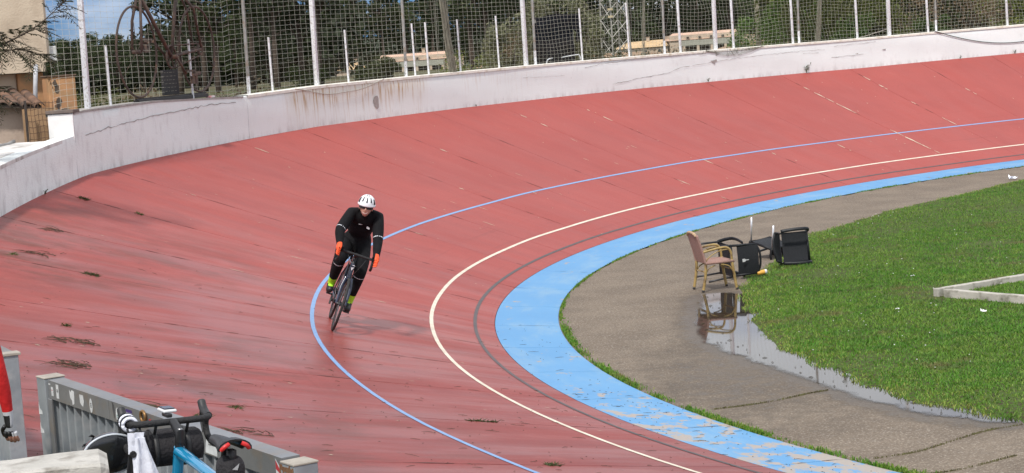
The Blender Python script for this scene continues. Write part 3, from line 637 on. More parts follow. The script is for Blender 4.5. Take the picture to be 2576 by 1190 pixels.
# ---- square-mesh safety net: real strands
NETM = mat('net_cord', (0.62, 0.62, 0.54), (0.50, 0.49, 0.42), 30, .8)
NETG = mat('green_grey_cord', (0.30, 0.30, 0.23), (0.22, 0.21, 0.17), 30, .9)
def strands(paths, r, name, matl, parent=None, side=3):
    Vs = []; Fs = []; o = 0
    for P in paths:
        P = np.asarray(P, float); k = len(P); T = np.gradient(P, axis=0); T /= np.linalg.norm(T, axis=1)[:, None]+1e-9
        ref = np.where(np.abs(T[:, 2:3]) < .8, np.array([[0, 0, 1.]]), np.array([[1., .3, 0]])); U = np.cross(T, ref); U /= np.linalg.norm(U, axis=1)[:, None]+1e-9; W_ = np.cross(T, U)
        ring = [P+r*(math.cos(2*math.pi*j/side)*U+math.sin(2*math.pi*j/side)*W_) for j in range(side)]
        Vs.append(np.stack(ring, 1).reshape(-1, 3)); i = np.arange(k-1)[:, None]*side+o; j = np.arange(side)[None]; j2 = (j+1) % side
        Fs.append(np.stack([i+j, i+j2, i+side+j2, i+side+j], -1).reshape(-1, 4)); o += k*side
    return npmesh(name, np.vstack(Vs), np.vstack(Fs), matl, parent)
def net_pt(s, z):
    s = np.asarray(s, float); z = np.asarray(z, float)
    loose = np.clip((s-24)/6, .15, 1.0)
    ds = .035*loose*np.sin(z*3.1+s*.9)+.02*loose*np.sin(s*5.1+z*7); dz = .045*loose*np.sin(s*1.05+.6)+.022*loose*np.sin(s*3.7+z*2.1)-.03*np.sin((s-12.6)/7.2*math.pi)**2*np.clip(z/3, 0, 1)
    do = .05*loose*np.sin(s*2.2+z*1.3)
    hh = np.interp(s, [11.6, 11.66, 14.6, 17.55, 17.6, 60], [.66, 1.0, .955, .775, .81, .83])
    # gathered bundle of net around s = 24.3
    g_ = .55*np.exp(-((s-24.45)/.55)**2)*np.sign(24.45-s)*np.clip(abs(s-24.45)/.3, 0, 1)*np.clip(1-z/6, 0, 1)
    P = wallp(s+ds+g_*.6, 0.0, 0.0); x, y, ph, be = tk(s); off = .30+do
    P[..., 0] += -np.sin(ph)*off; P[..., 1] += np.cos(ph)*off; P[..., 2] += hh+.02+z+dz*np.clip(z*2, 0, 1); return P
CELL = .094
paths = []; s = 11.7; sl_ = []
while s < 47: sl_.append(s); s += float(np.interp(s, [12, 18, 22, 30, 40], [.23, .19, .15, .12, .105]))
for s in sl_:
    zz = np.linspace(0, 3.3, 19); paths.append(net_pt(np.full_like(zz, s), zz))
nvert = len(paths)
for z in np.arange(CELL*.5, 3.3, CELL):
    s = np.arange(11.7, 47, .16); paths.append(net_pt(s, np.full_like(s, z)))
o = strands(paths, .0023, 'safety_net', NETM); tag(o, 'tall square-mesh cord safety net above the white wall', 'net')
# chain link along the bottom of the middle stretch
paths = []
for k, s in enumerate(np.arange(17.6, 36, .065)):
    zz = np.arange(0, .62, .032); sg2 = (np.arange(len(zz)) % 2)*.065*(1 if k % 2 else 1); paths.append(wallp(s+sg2, .22, 0)+np.column_stack([np.zeros((len(zz), 2)), np.array([wall_h(s)]*len(zz))+zz]))
o = strands(paths, .0016, 'chain_link', mat('rusty_wire', (.26, .20, .13), (.18, .13, .09), 20, .8)); tag(o, 'low rusty chain-link mesh along the wall top before the farmhouses', 'fence')
# bunched columns of net
def bundle(name, s, h, label, nst=34, spread=.16, topspread=.05, lean=0., off=.05, z0=0.02):
    ps = []
    for k in range(nst):
        a = random.uniform(0, 6.28); q = random.random()**.5; ph_ = random.uniform(0, 6); zz = np.linspace(z0, h, 16); t = zz/h
        sp = spread*(1-t)+topspread*t
        ps.append(wallp(s+lean*t+math.cos(a)*q*sp+.02*np.sin(zz*6+ph_), off+math.sin(a)*q*sp*.4+.015*np.cos(zz*5+ph_), 0)+np.column_stack([np.zeros((16, 2)), wall_h(s)+zz]))
    o = strands(ps, .006, name, NETG); return tag(o, label, 'net')
bundle('bunched_net', 24.62, 3.2, 'thick gathered column of old net right of the left farmhouse', 46, .15, .13, -.35)
bundle('net_curtain', 36.75, 3.0, 'gathered net curtain hanging left of the olive bushes', 22, .10, .04, .35)
bundle('net_strip', 31.05, 2.6, 'thin twisted strip of net left of the right farmhouse', 9, .06, .05, .2)
# torn net hanging over the wall face
ps = []
for k in range(26):
    s = 33.0+random.uniform(0, 1.9); L = random.uniform(.06, .20)*(1.2-abs(s-33.7)); zz = np.linspace(0, 1, 8); ph_ = random.uniform(0, 6)
    ps.append(wallp(s+(random.uniform(-.5, .5))*zz*.5+.03*np.sin(zz*9+ph_), -.02, 0)+np.column_stack([np.zeros((8, 2)), wall_h(s)+.01-L*np.sin(zz*2.6)]))
for k in range(5):
    zz = np.linspace(0, 1, 16); ps.append(wallp(33.05+zz*1.85, -.025, 0)+np.column_stack([np.zeros((16, 2)), .84-(.06+.035*k)*np.sin(zz*math.pi)+.008*np.sin(zz*25+k)]))
o = strands(ps, .0035, 'torn_net', NETG); tag(o, 'torn piece of net draped over the wall face below the right farmhouse', 'net')
RUBBER = mat('black_rubber', (.02, .02, .022), (.035, .035, .035), 30, .55)
zz = np.linspace(0, 1, 40); P = [tuple(wallp(40.3+5.2*q, -.03, wall_h(40.3)+.05-.62*math.sin(math.pi*q)*(1-.25*q))) for q in zz]
mb = MB(); mb.tube(P, .011, 8); o = mb.build('cable', RUBBER, smooth=True); tag(o, 'black cable sagging across the wall at the right edge', 'cable')
P = [tuple(wallp(19.2+3.0*q, -.02, wall_h(20)+.02-.20*math.sin(math.pi*q)+.01*math.sin(q*14))) for q in np.linspace(0, 1, 30)]
mb = MB(); mb.tube(P, .007, 6); o = mb.build('slack_rope', mat('pale_rope', (.5, .48, .42), (.34, .3, .26), 20, .9), smooth=True); tag(o, 'pale slack rope hanging over the rust-streaked wall', 'rope')
zr = np.array([0, .3, .6, .9, 1.0])
mb = MB(); mb.tube([tuple(wallp(38.0, .1, wall_h(38)+.02)), tuple(wallp(38.5, .1, wall_h(38)+.12)), tuple(wallp(39.0, .15, wall_h(39)+.22))], .008, 6); o = mb.build('guy_rope', MATS['pale_rope']); tag(o, 'short pale rope tied to the rightmost tall white post', 'rope')

# ================================================================== BICYCLE SCULPTURE on the wall
IRON = mat('rusted_iron', (.105, .072, .058), (.070, .052, .046), 14, .75, .3, c3=(.15, .085, .055), s3=9, metal=.1)
tS, nS = frame_at(15.45); baseS = wv(15.45, .20, wall_h(15.45)+.035)
tilt = Vector((tS.x, tS.y, 0)).normalized()
MS = basis(tilt*1.18, nS*1.18, Vector((0, 0, 1))*1.18, baseS)
sc = empty('bicycle_sculpture', MS, 'rusty iron bicycle sculpture standing on the wall top', 'sculpture')
RW = .66; XR, XF = 1.08, -1.08; ZA = RW+.07         # x along the wall: rear wheel on the right
def iron(name, parts, par=sc):
    mbx = MB()
    for P, r in parts: mbx.tube(P, r, 8)
    return mbx.build(name, IRON, par, smooth=True)
for X in (XF, XR):
    mb = MB(); mb.torus((X, 0, ZA), RW, .017, 'Y', 56, 8); wlo = mb.build('wheel', IRON, sc, smooth=True)
    mb = MB()
    for k in range(6):
        a = k*2*math.pi/6+.6; mb.tube([(X+.03*math.cos(a), 0, ZA+.03*math.sin(a)), (X+RW*math.cos(a), 0, ZA+RW*math.sin(a))], .004, 5)
    mb.tube([(X, -.07, ZA), (X, .07, ZA)], .03, 10); mb.build('spokes', IRON, wlo)
BBs = (.10, 0, ZA-.10); HT = (-.80, 0, ZA+1.02); HB = (-.86, 0, ZA+.84); ST = (.50, 0, ZA+1.0)
iron('fork', [([(XF, -.075, ZA), (XF+.07, -.07, ZA+.45), (HB[0], -.02, HB[2])], .022), ([(XF, .075, ZA), (XF+.07, .07, ZA+.45), (HB[0], .02, HB[2])], .022), ([HB, (HT[0], 0, HT[2]+.1)], .03)])
iron('down_tube', [([HB, BBs], .03)]); iron('seat_tube', [([BBs, ST], .026)]); iron('top_tube', [([HT, (ST[0]-.02, 0, ST[2]-.05)], .026)])
iron('chain_stays', [([BBs, (XR, -.07, ZA)], .02), ([BBs, (XR, .07, ZA)], .02)]); iron('seat_stays', [([(ST[0]-.01, 0, ST[2]-.06), (XR-.15, -.06, ZA+.62), (XR, -.07, ZA)], .02), ([(ST[0]-.01, 0, ST[2]-.06), (XR-.15, .06, ZA+.62), (XR, .07, ZA)], .02)])
iron('handlebar', [([(HT[0], -.3, HT[2]+.1), (HT[0]-.05, -.28, HT[2]+.12), (HT[0]-.08, 0, HT[2]+.12), (HT[0]-.05, .28, HT[2]+.12), (HT[0], .3, HT[2]+.1)], .018)])
iron('saddle', [([(ST[0]+.14, 0, ST[2]+.14), (ST[0], 0, ST[2]+.16), (ST[0]-.16, 0, ST[2]+.15)], [.07, .06, .02]), ([ST, (ST[0]+.01, 0, ST[2]+.14)], .02)])
mb = MB(); mb.torus(BBs, .17, .016, 'Y', 28, 6); mb.tube([(BBs[0], -.1, BBs[2]), (BBs[0], .1, BBs[2])], .035, 10)
for k in range(5): a = k*1.257; mb.tube([BBs, (BBs[0]+.17*math.cos(a), 0, BBs[2]+.17*math.sin(a))], .012, 5)
mb.build('chainring', IRON, sc, smooth=True)
ca = R(-42); pr = (BBs[0]+.40*math.cos(ca), -.09, BBs[2]+.40*math.sin(ca)); pl = (BBs[0]-.40*math.cos(ca)-.10, .09, BBs[2]-.40*math.sin(ca)-.02)
iron('crank', [([(BBs[0], -.08, BBs[2]), pr], .018), ([(BBs[0], .08, BBs[2]), pl], .018)])
for q, sg_ in ((pr, -1), (pl, 1)):
    mb = MB(); mb.box((q[0], q[1]+sg_*.09, q[2]+.04), (.26, .03, .03)); mb.box((q[0], q[1]+sg_*.16, q[2]-.02), (.26, .03, .03)); mb.box((q[0]+.1, q[1]+sg_*.12, q[2]+.0), (.04, .14, .05)); mb.box((q[0], q[1]+sg_*.12, q[2]-.10), (.06, .10, .12)); mb.build('pedal', IRON, sc)
iron('chain', [([(BBs[0], -.05, BBs[2]+.17), (XR, -.05, ZA+.09)], .010), ([(BBs[0], -.05, BBs[2]-.17), (XR, -.05, ZA-.09)], .010)])
mb = MB(); mb.torus((XR, -.05, ZA), .085, .014, 'Y', 18, 6); mb.build('sprocket', IRON, sc)
PLQ = mat('black_plaque', (.018, .018, .02), (.03, .028, .028), 12, .6)
MQ = Matrix.Translation((.02, .02, 0)) @ Matrix.Rotation(R(-48), 4, 'Z')
mb = MB(); mb.box((0, 0, .25), (.27, .015, .38), bev=.004, M=MQ); pq = mb.build('plaque', PLQ, sc)
mb = MB()
for r_ in range(6):
    x = -.13
    while x < .09:
        L = random.uniform(.015, .05); mb.box((x+L/2, -.0095,   .40-r_*.056), (L, .004, .010), M=MQ); x += L+.018
mb.build('plaque_lettering', mat('faded_lettering', (.16, .15, .13), (.08, .08, .07), 30, .7), pq)['kind'] = 'stuff'
mb = MB(); mb.box((.02, 0, .005), (2.5, .10, .055), bev=.006); mb.box((.02, 0, .045), (2.5, .03, .02)); mb.build('plinth_beam', PLQ, sc)
mb = MB(); mb.box((0, 0, .02), (.22, .10, .035), bev=.01); o = mb.build('red_white_block', mat('red_white_plastic', (.75, .25, .25), (.8, .75, .75), 6, .5)); o.matrix_world = basis(tS, nS, Vector((0, 0, 1)), wv(16.72, .2, wall_h(16.72)+.02)); tag(o, 'small pinkish block lying at the right end of the sculpture plinth', 'block')

# ================================================================== BUILDING AT THE LEFT
CREAMW = mat('cream_stucco', (0.60, 0.50, 0.38), (0.54, 0.44, 0.33), 2.5, .9, .35, 30, c3=(.44, .35, .26), s3=1.6)
OCHRE = mat('ochre_stucco', (0.50, 0.27, 0.13), (0.42, 0.22, 0.11), 2.5, .9, .4, 30, c3=(.34, .22, .12), s3=3)
PINKW = mat('pinkish_stucco', (0.56, 0.45, 0.37), (0.49, 0.38, 0.31), 2.2, .9, .35, 30, c3=(.38, .30, .25), s3=2.2)
BSTAIN = mat('black_mould', (.06, .05, .04), (.14, .10, .07), 14, .95)
TILE = mat('old_roof_tile', (.23, .13, .085), (.10, .065, .05), 5, .9, .5, 24, c3=(.05, .045, .04), s3=7)
RB = R(24)
def BM(x, y, z=0): return Matrix.Translation((x, y, z)) @ Matrix.Rotation(RB, 4, 'Z')
bd = empty('stucco_building', BM(-7.69, 34.0), 'cream and ochre stucco building overlooking the track at the left edge', 'building')
def bpart(name, c, d, m_, bev=.02, par=bd): mbx = MB(); mbx.box(c, d, bev=bev); return mbx.build(name, m_, par)
# upper storey cantilevers over the ground floor; local x to the right end = 0, -y faces the camera
mb = MB(); mb.prism([(-5, 0), (-.05, 0), (0, .06), (0, 3), (-5, 3)], 4.11, 9.0); mb.prism([(-5, 0.0), (-.12, 0.0), (-.08, .06), (-.08, 3), (-5, 3)], 3.95, 4.109); mb.build('upper_wall', CREAMW, bd)
bpart('ground_floor_wall', (-2.55, 1.6, 3.2), (4.0, 2.6, 1.49), CREAMW); bpart('corner_wall', (-.33, 1.55, 3.2), (.44, 2.7, 1.49), OCHRE)
mb = MB(); mb.tube([(-.27, -.07, 4.08), (-.31, -.06, 3.7), (-.36, -.05, 3.0)], .038, 12); mb.build('drain_pipe', mat('grey_pvc', (.52, .53, .56), (.44, .45, .48), 8, .5), bd, smooth=True)
mb = MB(); mb.box((-.50, .24, 3.6), (.02, .03, .9)); mb.box((-.10, .18, 3.5), (.02, .025, 1.3)); mb.build('cable_run', RUBBER, bd)
mb = MB(); mb.box((.07, .2, 4.25), (.14, .12, .25), bev=.01); mb.build('meter_box', mat('white_plastic_box', (.66, .67, .66), (.55, .55, .53), 6, .6), bd)
ob = empty('ochre_parapet', BM(-7.29, 32.95), 'ochre stuccoed box with mould stains beside the building', 'parapet')
mb = MB(); mb.box((0, .3, 3.55), (.46, .5, .60), bev=.02); mb.build('box_body', OCHRE, ob); mb = MB(); mb.box((0, .3, 3.86), (.50, .56, .025), bev=.008); mb.build('box_cap', mat('dark_cap', (.16, .10, .07), (.09, .07, .05), 9, .9), ob)
mb = MB(); mb.box((0.02, .25, 3.24), (.52, .6, .04), bev=.01); mb.build('ledge', BSTAIN, ob)
mb = MB()
for (x, z, w_, h_) in [(-.11, 3.74, .04, .07), (-.09, 3.64, .045, .09), (-.07, 3.42, .05, .09), (-.12, 3.36, .03, .03), (.02, 3.30, .09, .02)]:
    P = [(x+w_*math.cos(a)*random.uniform(.5, 1.1), .048, z+h_*math.sin(a)*random.uniform(.6, 1.1)) for a in np.linspace(0, 6.0, 11)]; mb.add(P, [tuple(range(11))])
mb.build('mould_stain', BSTAIN, ob)
# shed with a tiled roof, and the white ledge in front of it
sh = empty('tiled_shed', BM(-7.80, 33.0), 'low pinkish shed with a dark tiled roof behind the left wall', 'shed')
mb = MB(); mb.box((-2.0, 1.1, 3.0), (3.98, 2.0, .80), bev=.02); mb.build('shed_wall', PINKW, sh)
for k in range(15):
    mb = MB(); x = .06-k*.20
    for r_ in range(7):
        y0 = -.16+r_*.30; z0 = 3.385+.055*r_+.035*k*.55
        n_ = 7; A = [(x+.085*math.cos(a), y0, z0+.055*math.sin(a)) for a in np.linspace(0, math.pi, n_)]; B = [(x+.075*math.cos(a), y0+.36, z0+.075+.05*math.sin(a)) for a in np.linspace(0, math.pi, n_)]
        mb.grid([A, B]); mb.grid([[(p[0], p[1], p[2]-.014) for p in reversed(A)], [(p[0], p[1], p[2]-.014) for p in reversed(B)]]); mb.add(A+[(p[0], p[1], p[2]-.014) for p in reversed(A)], [tuple(range(2*n_))])
    mb.build('roof_tile_row', TILE, sh, angle=50)
mb = MB(); mb.add([(.10, -.12, 3.375), (-3.4, -.12, 3.715), (-3.4, 2.0, 4.10), (.10, 2.0, 3.76), (.10, -.12, 3.33), (-3.4, -.12, 3.67), (-3.4, 2.0, 4.05), (.10, 2.0, 3.71)], [(0, 1, 2, 3), (7, 6, 5, 4), (0, 4, 5, 1), (3, 2, 6, 7), (0, 3, 7, 4), (1, 5, 6, 2)]); mb.build('roof_deck', mat('roof_deck', (.07, .05, .04), (.05, .04, .03), 9, .9), sh)
mb = MB(); rows = [[tuple(wallp(s, q, .665+z)) for q, z in ((.0, -.05), (.0, .0), (1.7, .01), (1.7, -.1))] for s in np.arange(4, 11.5, .3)]; mb.grid(rows); o = mb.build('ledge_slab', mat('white_ledge', (.72, .70, .68), (.52, .50, .48), 3, .85, .3, c3=(.30, .28, .26), s3=4)); tag(o, 'weathered white ledge on top of the low left wall', 'ledge')
mb = MB(); P = [tuple(wallp(s, 1.05+.3*math.sin(s*2.1), .72+.05*math.sin(s*5))) for s in np.arange(7, 11.3, .15)]; mb.tube(P, .03, 7); o = mb.build('hose', mat('grey_hose', (.30, .29, .28), (.22, .21, .2), 8, .6), smooth=True); tag(o, 'grey hose snaking along the white ledge by the shed', 'hose')
# wire gate in the gap
wg = empty('wire_gate', BM(-7.36, 32.6, 2.74), 'rusty wire-mesh gate in the gap beside the shed', 'gate'); ps = []
for x in np.linspace(-.46, .02, 9): ps.append(np.array([(x+.01*math.sin(z*9), .0, z) for z in np.linspace(0, .72, 8)]))
for z in np.linspace(.02, .7, 8): ps.append(np.array([(x, .0, z+.012*math.sin(x*20)) for x in np.linspace(-.46, .02, 7)]))
RW_ = mat('gate_rust', (.17, .10, .06), (.10, .06, .04), 12, .8)
strands(ps, .005, 'wire_mesh', RW_, wg, 4)
DGI = mat('dark_gate_iron', (.04, .032, .03), (.07, .05, .04), 12, .7)
for c_, d_, nm in (((-.49, 0, .36), (.035, .035, .78), 'stile'), ((.05, 0, .36), (.035, .035, .78), 'stile'), ((.0, -.035, .22), (.12, .03, .05), 'hinge'), ((.0, -.035, .50), (.12, .03, .05), 'hinge')):
    mb = MB(); mb.box(c_, d_); mb.build(nm, DGI, wg)
mb = MB(); mb.box((-.22, .25, .30), (.56, .04, .62)); mb.build('back_panel', mat('tan_plaster', (.42, .26, .14), (.34, .22, .13), 4, .9, .3), wg)

# ================================================================== FOLIAGE
def leafmat(name, a, b_, c_=None, tr=.25):
    m, n, b = newmat(name, .6, .3); t = n.nodes.new('ShaderNodeTexCoord'); oi = n.nodes.new('ShaderNodeObjectInfo')
    q = noise(n, t.outputs['Object'], .9, 4); c = rgbmix(n, ramp(n, q, .35, .65), a, b_)
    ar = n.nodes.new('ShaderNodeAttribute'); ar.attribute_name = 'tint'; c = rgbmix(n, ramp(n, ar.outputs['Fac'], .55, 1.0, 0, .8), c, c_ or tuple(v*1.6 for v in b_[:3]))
    hs = n.nodes.new('ShaderNodeHueSaturation'); n.links.new(ramp(n, oi.outputs['Random'], 0, 1, .6, 1.5), hs.inputs['Value']); n.links.new(c, hs.inputs['Color']); c = hs.outputs['Color']
    n.links.new(c, b.inputs['Base Color']); tl = n.nodes.new('ShaderNodeBsdfTranslucent'); n.links.new(c, tl.inputs['Color']); ms = n.nodes.new('ShaderNodeMixShader'); ms.inputs[0].default_value = tr
    n.links.new(b.outputs[0], ms.inputs[1]); n.links.new(tl.outputs[0], ms.inputs[2]); n.links.new(ms.outputs[0], n.nodes['Material Output'].inputs['Surface']); return m
PINE = leafmat('pine_foliage', (.032, .046, .015), (.042, .055, .021), (.080, .086, .034)); OLIVE = leafmat('olive_foliage', (.085, .105, .022), (.11, .12, .03), (.17, .17, .045)); BRIGHT = leafmat('bright_foliage', (.055, .105, .02), (.08, .135, .025), (.14, .19, .04)); DRY = leafmat('dry_foliage', (.13, .09, .05), (.10, .075, .045), (.20, .14, .08))
BARK = mat('bark', (.085, .062, .045), (.05, .038, .03), 6, .95, .6)
def leaves(centers, radii, per, size, seed, flat=.75, droop=0.):
    """leaf-sized faces spread through a set of clumps; returns V, F, tint"""
    g = np.random.default_rng(seed); Vs = []; T = []
    for c, r in zip(centers, radii):
        q = g.normal(0, 1, (per, 3)); q /= np.linalg.norm(q, axis=1)[:, None]+1e-9; q *= (g.random(per)**.42)[:, None]; P = np.asarray(c)+q*np.array([r, r, r*flat])
        u = g.normal(0, 1, (per, 3)); u /= np.linalg.norm(u, axis=1)[:, None]; v = np.cross(u, g.normal(0, 1, (per, 3))); v /= np.linalg.norm(v, axis=1)[:, None]+1e-9
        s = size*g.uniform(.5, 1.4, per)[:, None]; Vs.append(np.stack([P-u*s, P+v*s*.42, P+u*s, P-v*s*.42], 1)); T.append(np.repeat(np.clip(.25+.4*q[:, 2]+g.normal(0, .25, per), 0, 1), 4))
    V = np.concatenate(Vs).reshape(-1, 3); F = np.arange(len(V)).reshape(-1, 4); return V, F, np.concatenate(T)
def make_tree(name, seed, H, R0, base, nclump, per, size, matl, trunk_r, rnd=.30, flat=.6, lean=0.):
    r = random.Random(seed); tr = empty(name); cs = []; rs = []; mbx = MB()
    top = Vector((lean*H, 0, H*.93)); tp = [Vector((lean*H*t+.12*math.sin(3*t+seed), .1*math.sin(4*t+seed*2), H*.93*t)) for t in np.linspace(0, 1, 7)]
    mbx.tube(tp, [trunk_r*(1.15-.95*t) for t in np.linspace(0, 1, 7)], 8)
    for k in range(nclump):
        h = base+(1-base)*((k+.5)/nclump)+r.uniform(-.05, .05); prof = math.sin(math.pi*min(1, max(0.05, (h-base)/(1-base)*.86+.10)))**.7
        a = k*2.4+r.uniform(-.5, .5); rad = R0*prof*r.uniform(.35, 1.0); c = Vector((lean*H*h+math.cos(a)*rad, math.sin(a)*rad, H*h)); cs.append(tuple(c)); rs.append(R0*rnd*r.uniform(.7, 1.4))
        p0 = Vector((lean*H*h*.85, 0, H*max(base*.6, h-.12))); mbx.tube([p0, p0.lerp(c, .55)+Vector((0, 0, .15)), c], [trunk_r*.38, trunk_r*.22, trunk_r*.08], 5)
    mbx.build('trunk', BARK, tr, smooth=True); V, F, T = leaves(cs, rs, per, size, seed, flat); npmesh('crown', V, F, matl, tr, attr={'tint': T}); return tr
def place(tr, x, y, z, sc_, rot, label, cat, group=None):
    tr.matrix_world = Matrix.Translation((x, y, z)) @ Matrix.Rotation(rot, 4, 'Z') @ Matrix.Diagonal((sc_[0], sc_[0], sc_[1], 1)); return tag(tr, label, cat, group)
def px(xs_, D, z):   # ground point at a given bearing (source-pixel column at eye level) and distance
    return (D*((xs_*.644-1288)/FPX*math.cos(PITCH)+math.sin(ROLL)*math.sin(PITCH))/math.cos(ROLL), D)
protos = [make_tree('pine_tree', 21, 12, 3.6, .40, 30, 210, .17, PINE, .22), make_tree('pine_tree', 22, 12, 3.2, .52, 24, 230, .17, PINE, .20, .32, .5, .04), make_tree('pine_tree', 23, 11, 3.9, .28, 34, 200, .18, PINE, .24), make_tree('pine_tree', 24, 13, 2.9, .45, 26, 190, .17, PINE, .2, .28, .6, -.03)]
used = set()
def tree(kind, xs_, D, H, label, group='dark pines beyond the net', wide=1.0):
    p = protos[kind]; h0 = (12, 12, 11, 13)[kind]
    if kind in used: p = copy_tree(p)
    used.add(kind); X, Y = px(xs_, D, 0); z = 2.7-max(0, D-60)*.0082; s_ = H/h0
    place(p, X, Y, z-.2, (s_*wide, s_), random.uniform(0, 6.28), label, 'tree', group)
# (kind, bearing column, distance, height)
TR = [(2, 260, 150, 4.7), (0, 360, 165, 5.3), (2, 455, 158, 5.0), (0, 560, 170, 4.7), (2, 150, 140, 5.4), (1, 700, 105, 8.4), (3, 790, 112, 9.6), (0, 850, 98, 8.0), (1, 985, 104, 9.4), (3, 1085, 96, 9.2), (0, 1175, 110, 9.6), (1, 1245, 100, 8.4), (3, 1400, 350, 16), (2, 1345, 356, 14), (1, 1500, 348, 16), (0, 1590, 352, 15.5), (3, 1690, 350, 16), (2, 1750, 360, 15), (0, 1840, 120, 9.6), (0, 1900, 100, 8.6), (1, 1990, 112, 9.8), (2, 2080, 104, 8.4), (3, 2190, 116, 9.6), (0, 2290, 106, 8.8), (2, 1050, 140, 7.0), (2, 760, 150, 6.6), (2, 920, 160, 5.4)]
def tname(xs_): 
    for lim, t_ in [(200, 'beside the stucco building'), (420, 'left of the tallest white post'), (620, 'behind the sculpture front wheel'), (880, 'behind the sculpture rear wheel'), (1080, 'left of the rust streaks'), (1300, 'above the rust streaks'), (1520, 'left behind the left farmhouse'), (1760, 'above the left farmhouse'), (2060, 'between farmhouse and black covered frame'), (2260, 'behind the black covered frame')]:
        if xs_ < lim: return t_
    return 'behind the lattice pylon'
from collections import Counter
cnt = Counter()
for k, xs_, D, H in TR:
    t_ = tname(xs_); cnt[t_] += 1
    ordw = ['', 'second ', 'third ', 'fourth ', 'fifth '][cnt[t_]-1]; tree(k, xs_, D, H, '%sdark pine %s' % (ordw, t_))
# far wood that reads as one mass: hillside of crowns behind everything
g = np.random.default_rng(5); cs = []; rs = []
for D, hgt, n_ in ((205, 6.8, 170), (250, 8.0, 160), (400, 13.2, 240), (430, 15.0, 240)):
    for k in range(n_):
        xs_ = g.uniform(-700, 5200)
        if D < 300 and 1300 < xs_ < 3200: continue
        X, Y = px(xs_, D+g.uniform(-12, 12), 0); zb = 2.7-max(0, D-60)*.0082; top = hgt*g.uniform(.82, 1.1)
        if 60 < xs_ < 690: top *= .62
        if xs_ > 1900 and D > 300: top *= 1.15
        for q in range(5): cs.append((X+g.normal(0, 2.2), Y+g.normal(0, 2), zb+top*(.18+.19*q))); rs.append(D*.0085*g.uniform(.8, 1.3))
V, F, T = leaves(cs, rs, 40, .62, 9, .7); o = npmesh('far_wood', V, F, PINE, attr={'tint': T*.6}); tag(o, 'dark mass of far woodland behind the farmhouses', 'wood', kind='stuff')
# wooded ridge that closes the view below the far crowns
rows = [[(x, 520+60*math.sin(x*.004)+120*q, -4+(14.5+1.2*math.sin(x*.013)+.8*math.sin(x*.041)-(2.4 if x < -95 else 0))*math.sin(q*1.57)) for x in np.arange(-420, 420, 12)] for q in (0, .25, .5, .75, 1.0)]
mb = MB(); mb.grid(rows); struct(mb.build('hill', mat('wooded_hill', (.020, .032, .012), (.030, .042, .016), .12, .95, .9, .5, c3=(.045, .052, .02), s3=.05), smooth=True))
# shrubs just outside the wall
def shrub(name, seed, H, R0, matl, ncl=14, per=260, size=.055, stems=7, rnd=.42):
    r = random.Random(seed); o = empty(name); cs = []; rs = []; mbx = MB()
    for k in range(ncl):
        a = r.uniform(0, 6.28); q = r.random()**.5*R0; z = H*r.uniform(.18, .92)*(1-.35*(q/R0)**2); c = (math.cos(a)*q, math.sin(a)*q*.8, z); cs.append(c); rs.append(R0*rnd*r.uniform(.6, 1.2))
        if k < stems: mbx.tube([(c[0]*.1, c[1]*.1, -.1), (c[0]*.5, c[1]*.5, z*.55), c], [.03, .02, .006], 5)
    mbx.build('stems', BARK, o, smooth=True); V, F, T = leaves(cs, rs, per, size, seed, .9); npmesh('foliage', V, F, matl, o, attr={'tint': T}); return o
DULL = leafmat('dull_green_foliage', (.115, .120, .062), (.135, .135, .075), (.19, .18, .11))
def shrub_at(xs_, D, z, **k):
    label = k.pop('label'); cat = k.pop('cat', 'bush'); X, Y = px(xs_, D, 0); o = shrub(**k); o.location = (X, Y, z); o.rotation_euler.z = random.uniform(0, 6); return tag(o, label, cat, 'bushes behind the net')
shrub_at(3230, 66, 2.6, name='bush', seed=1, H=3.2, R0=1.5, matl=OLIVE, ncl=26, per=300, label='large olive bush right of the hanging net curtain')
shrub_at(3420, 69, 2.6, name='bush', seed=2, H=3.6, R0=1.7, matl=OLIVE, ncl=28, per=300, label='large olive bush behind the rightmost tall white post')
shrub_at(3090, 72, 2.6, name='bush', seed=3, H=3.2, R0=1.3, matl=BRIGHT, ncl=22, per=280, label='green bush left of the hanging net curtain')
shrub_at(3645, 64, 2.6, name='shrub', seed=4, H=1.5, R0=.62, matl=BRIGHT, ncl=14, per=240, size=.045, label='small bright green shrub behind two slim posts at right', cat='shrub')
shrub_at(3340, 64, 2.6, name='shrub', seed=14, H=1.7, R0=.9, matl=BRIGHT, ncl=14, per=240, size=.045, label='low yellow-green shrub left of the rightmost tall white post', cat='shrub')
shrub_at(3560, 70, 2.6, name='dry_bush', seed=5, H=2.6, R0=1.1, matl=DRY, ncl=14, per=70, stems=14, label='half-bare dry bush left of the small green shrub')
shrub_at(3790, 68, 2.6, name='dry_bush', seed=6, H=2.8, R0=1.5, matl=DRY, ncl=18, per=110, stems=16, label='brown dry bush left of the right wooden pole')
shrub_at(3950, 72, 2.6, name='bush', seed=7, H=3.2, R0=1.5, matl=OLIVE, ncl=20, per=200, label='dull olive bush at the right frame edge')
shrub_at(2960, 110, 2.2, name='bush', seed=8, H=2.4, R0=1.6, matl=BRIGHT, ncl=16, per=240, size=.08, label='green bush right of the right farmhouse')
shrub_at(2190, 68, 2.6, name='bush', seed=9, H=2.2, R0=1.0, matl=OLIVE, ncl=14, per=200, label='olive bush right of the black covered frame')
shrub_at(2125, 60, 2.6, name='bush', seed=15, H=2.9, R0=1.0, matl=DULL, ncl=22, per=260, label='dull green bush behind the left half of the black covered frame')
shrub_at(2255, 61, 2.6, name='bush', seed=16, H=2.8, R0=1.0, matl=DULL, ncl=22, per=260, label='dull green bush behind the right half of the black covered frame')
shrub_at(1985, 62, 2.6, name='bush', seed=17, H=2.6, R0=1.0, matl=DULL, ncl=20, per=240, label='dull green bush left of the tall post by the black covered frame')
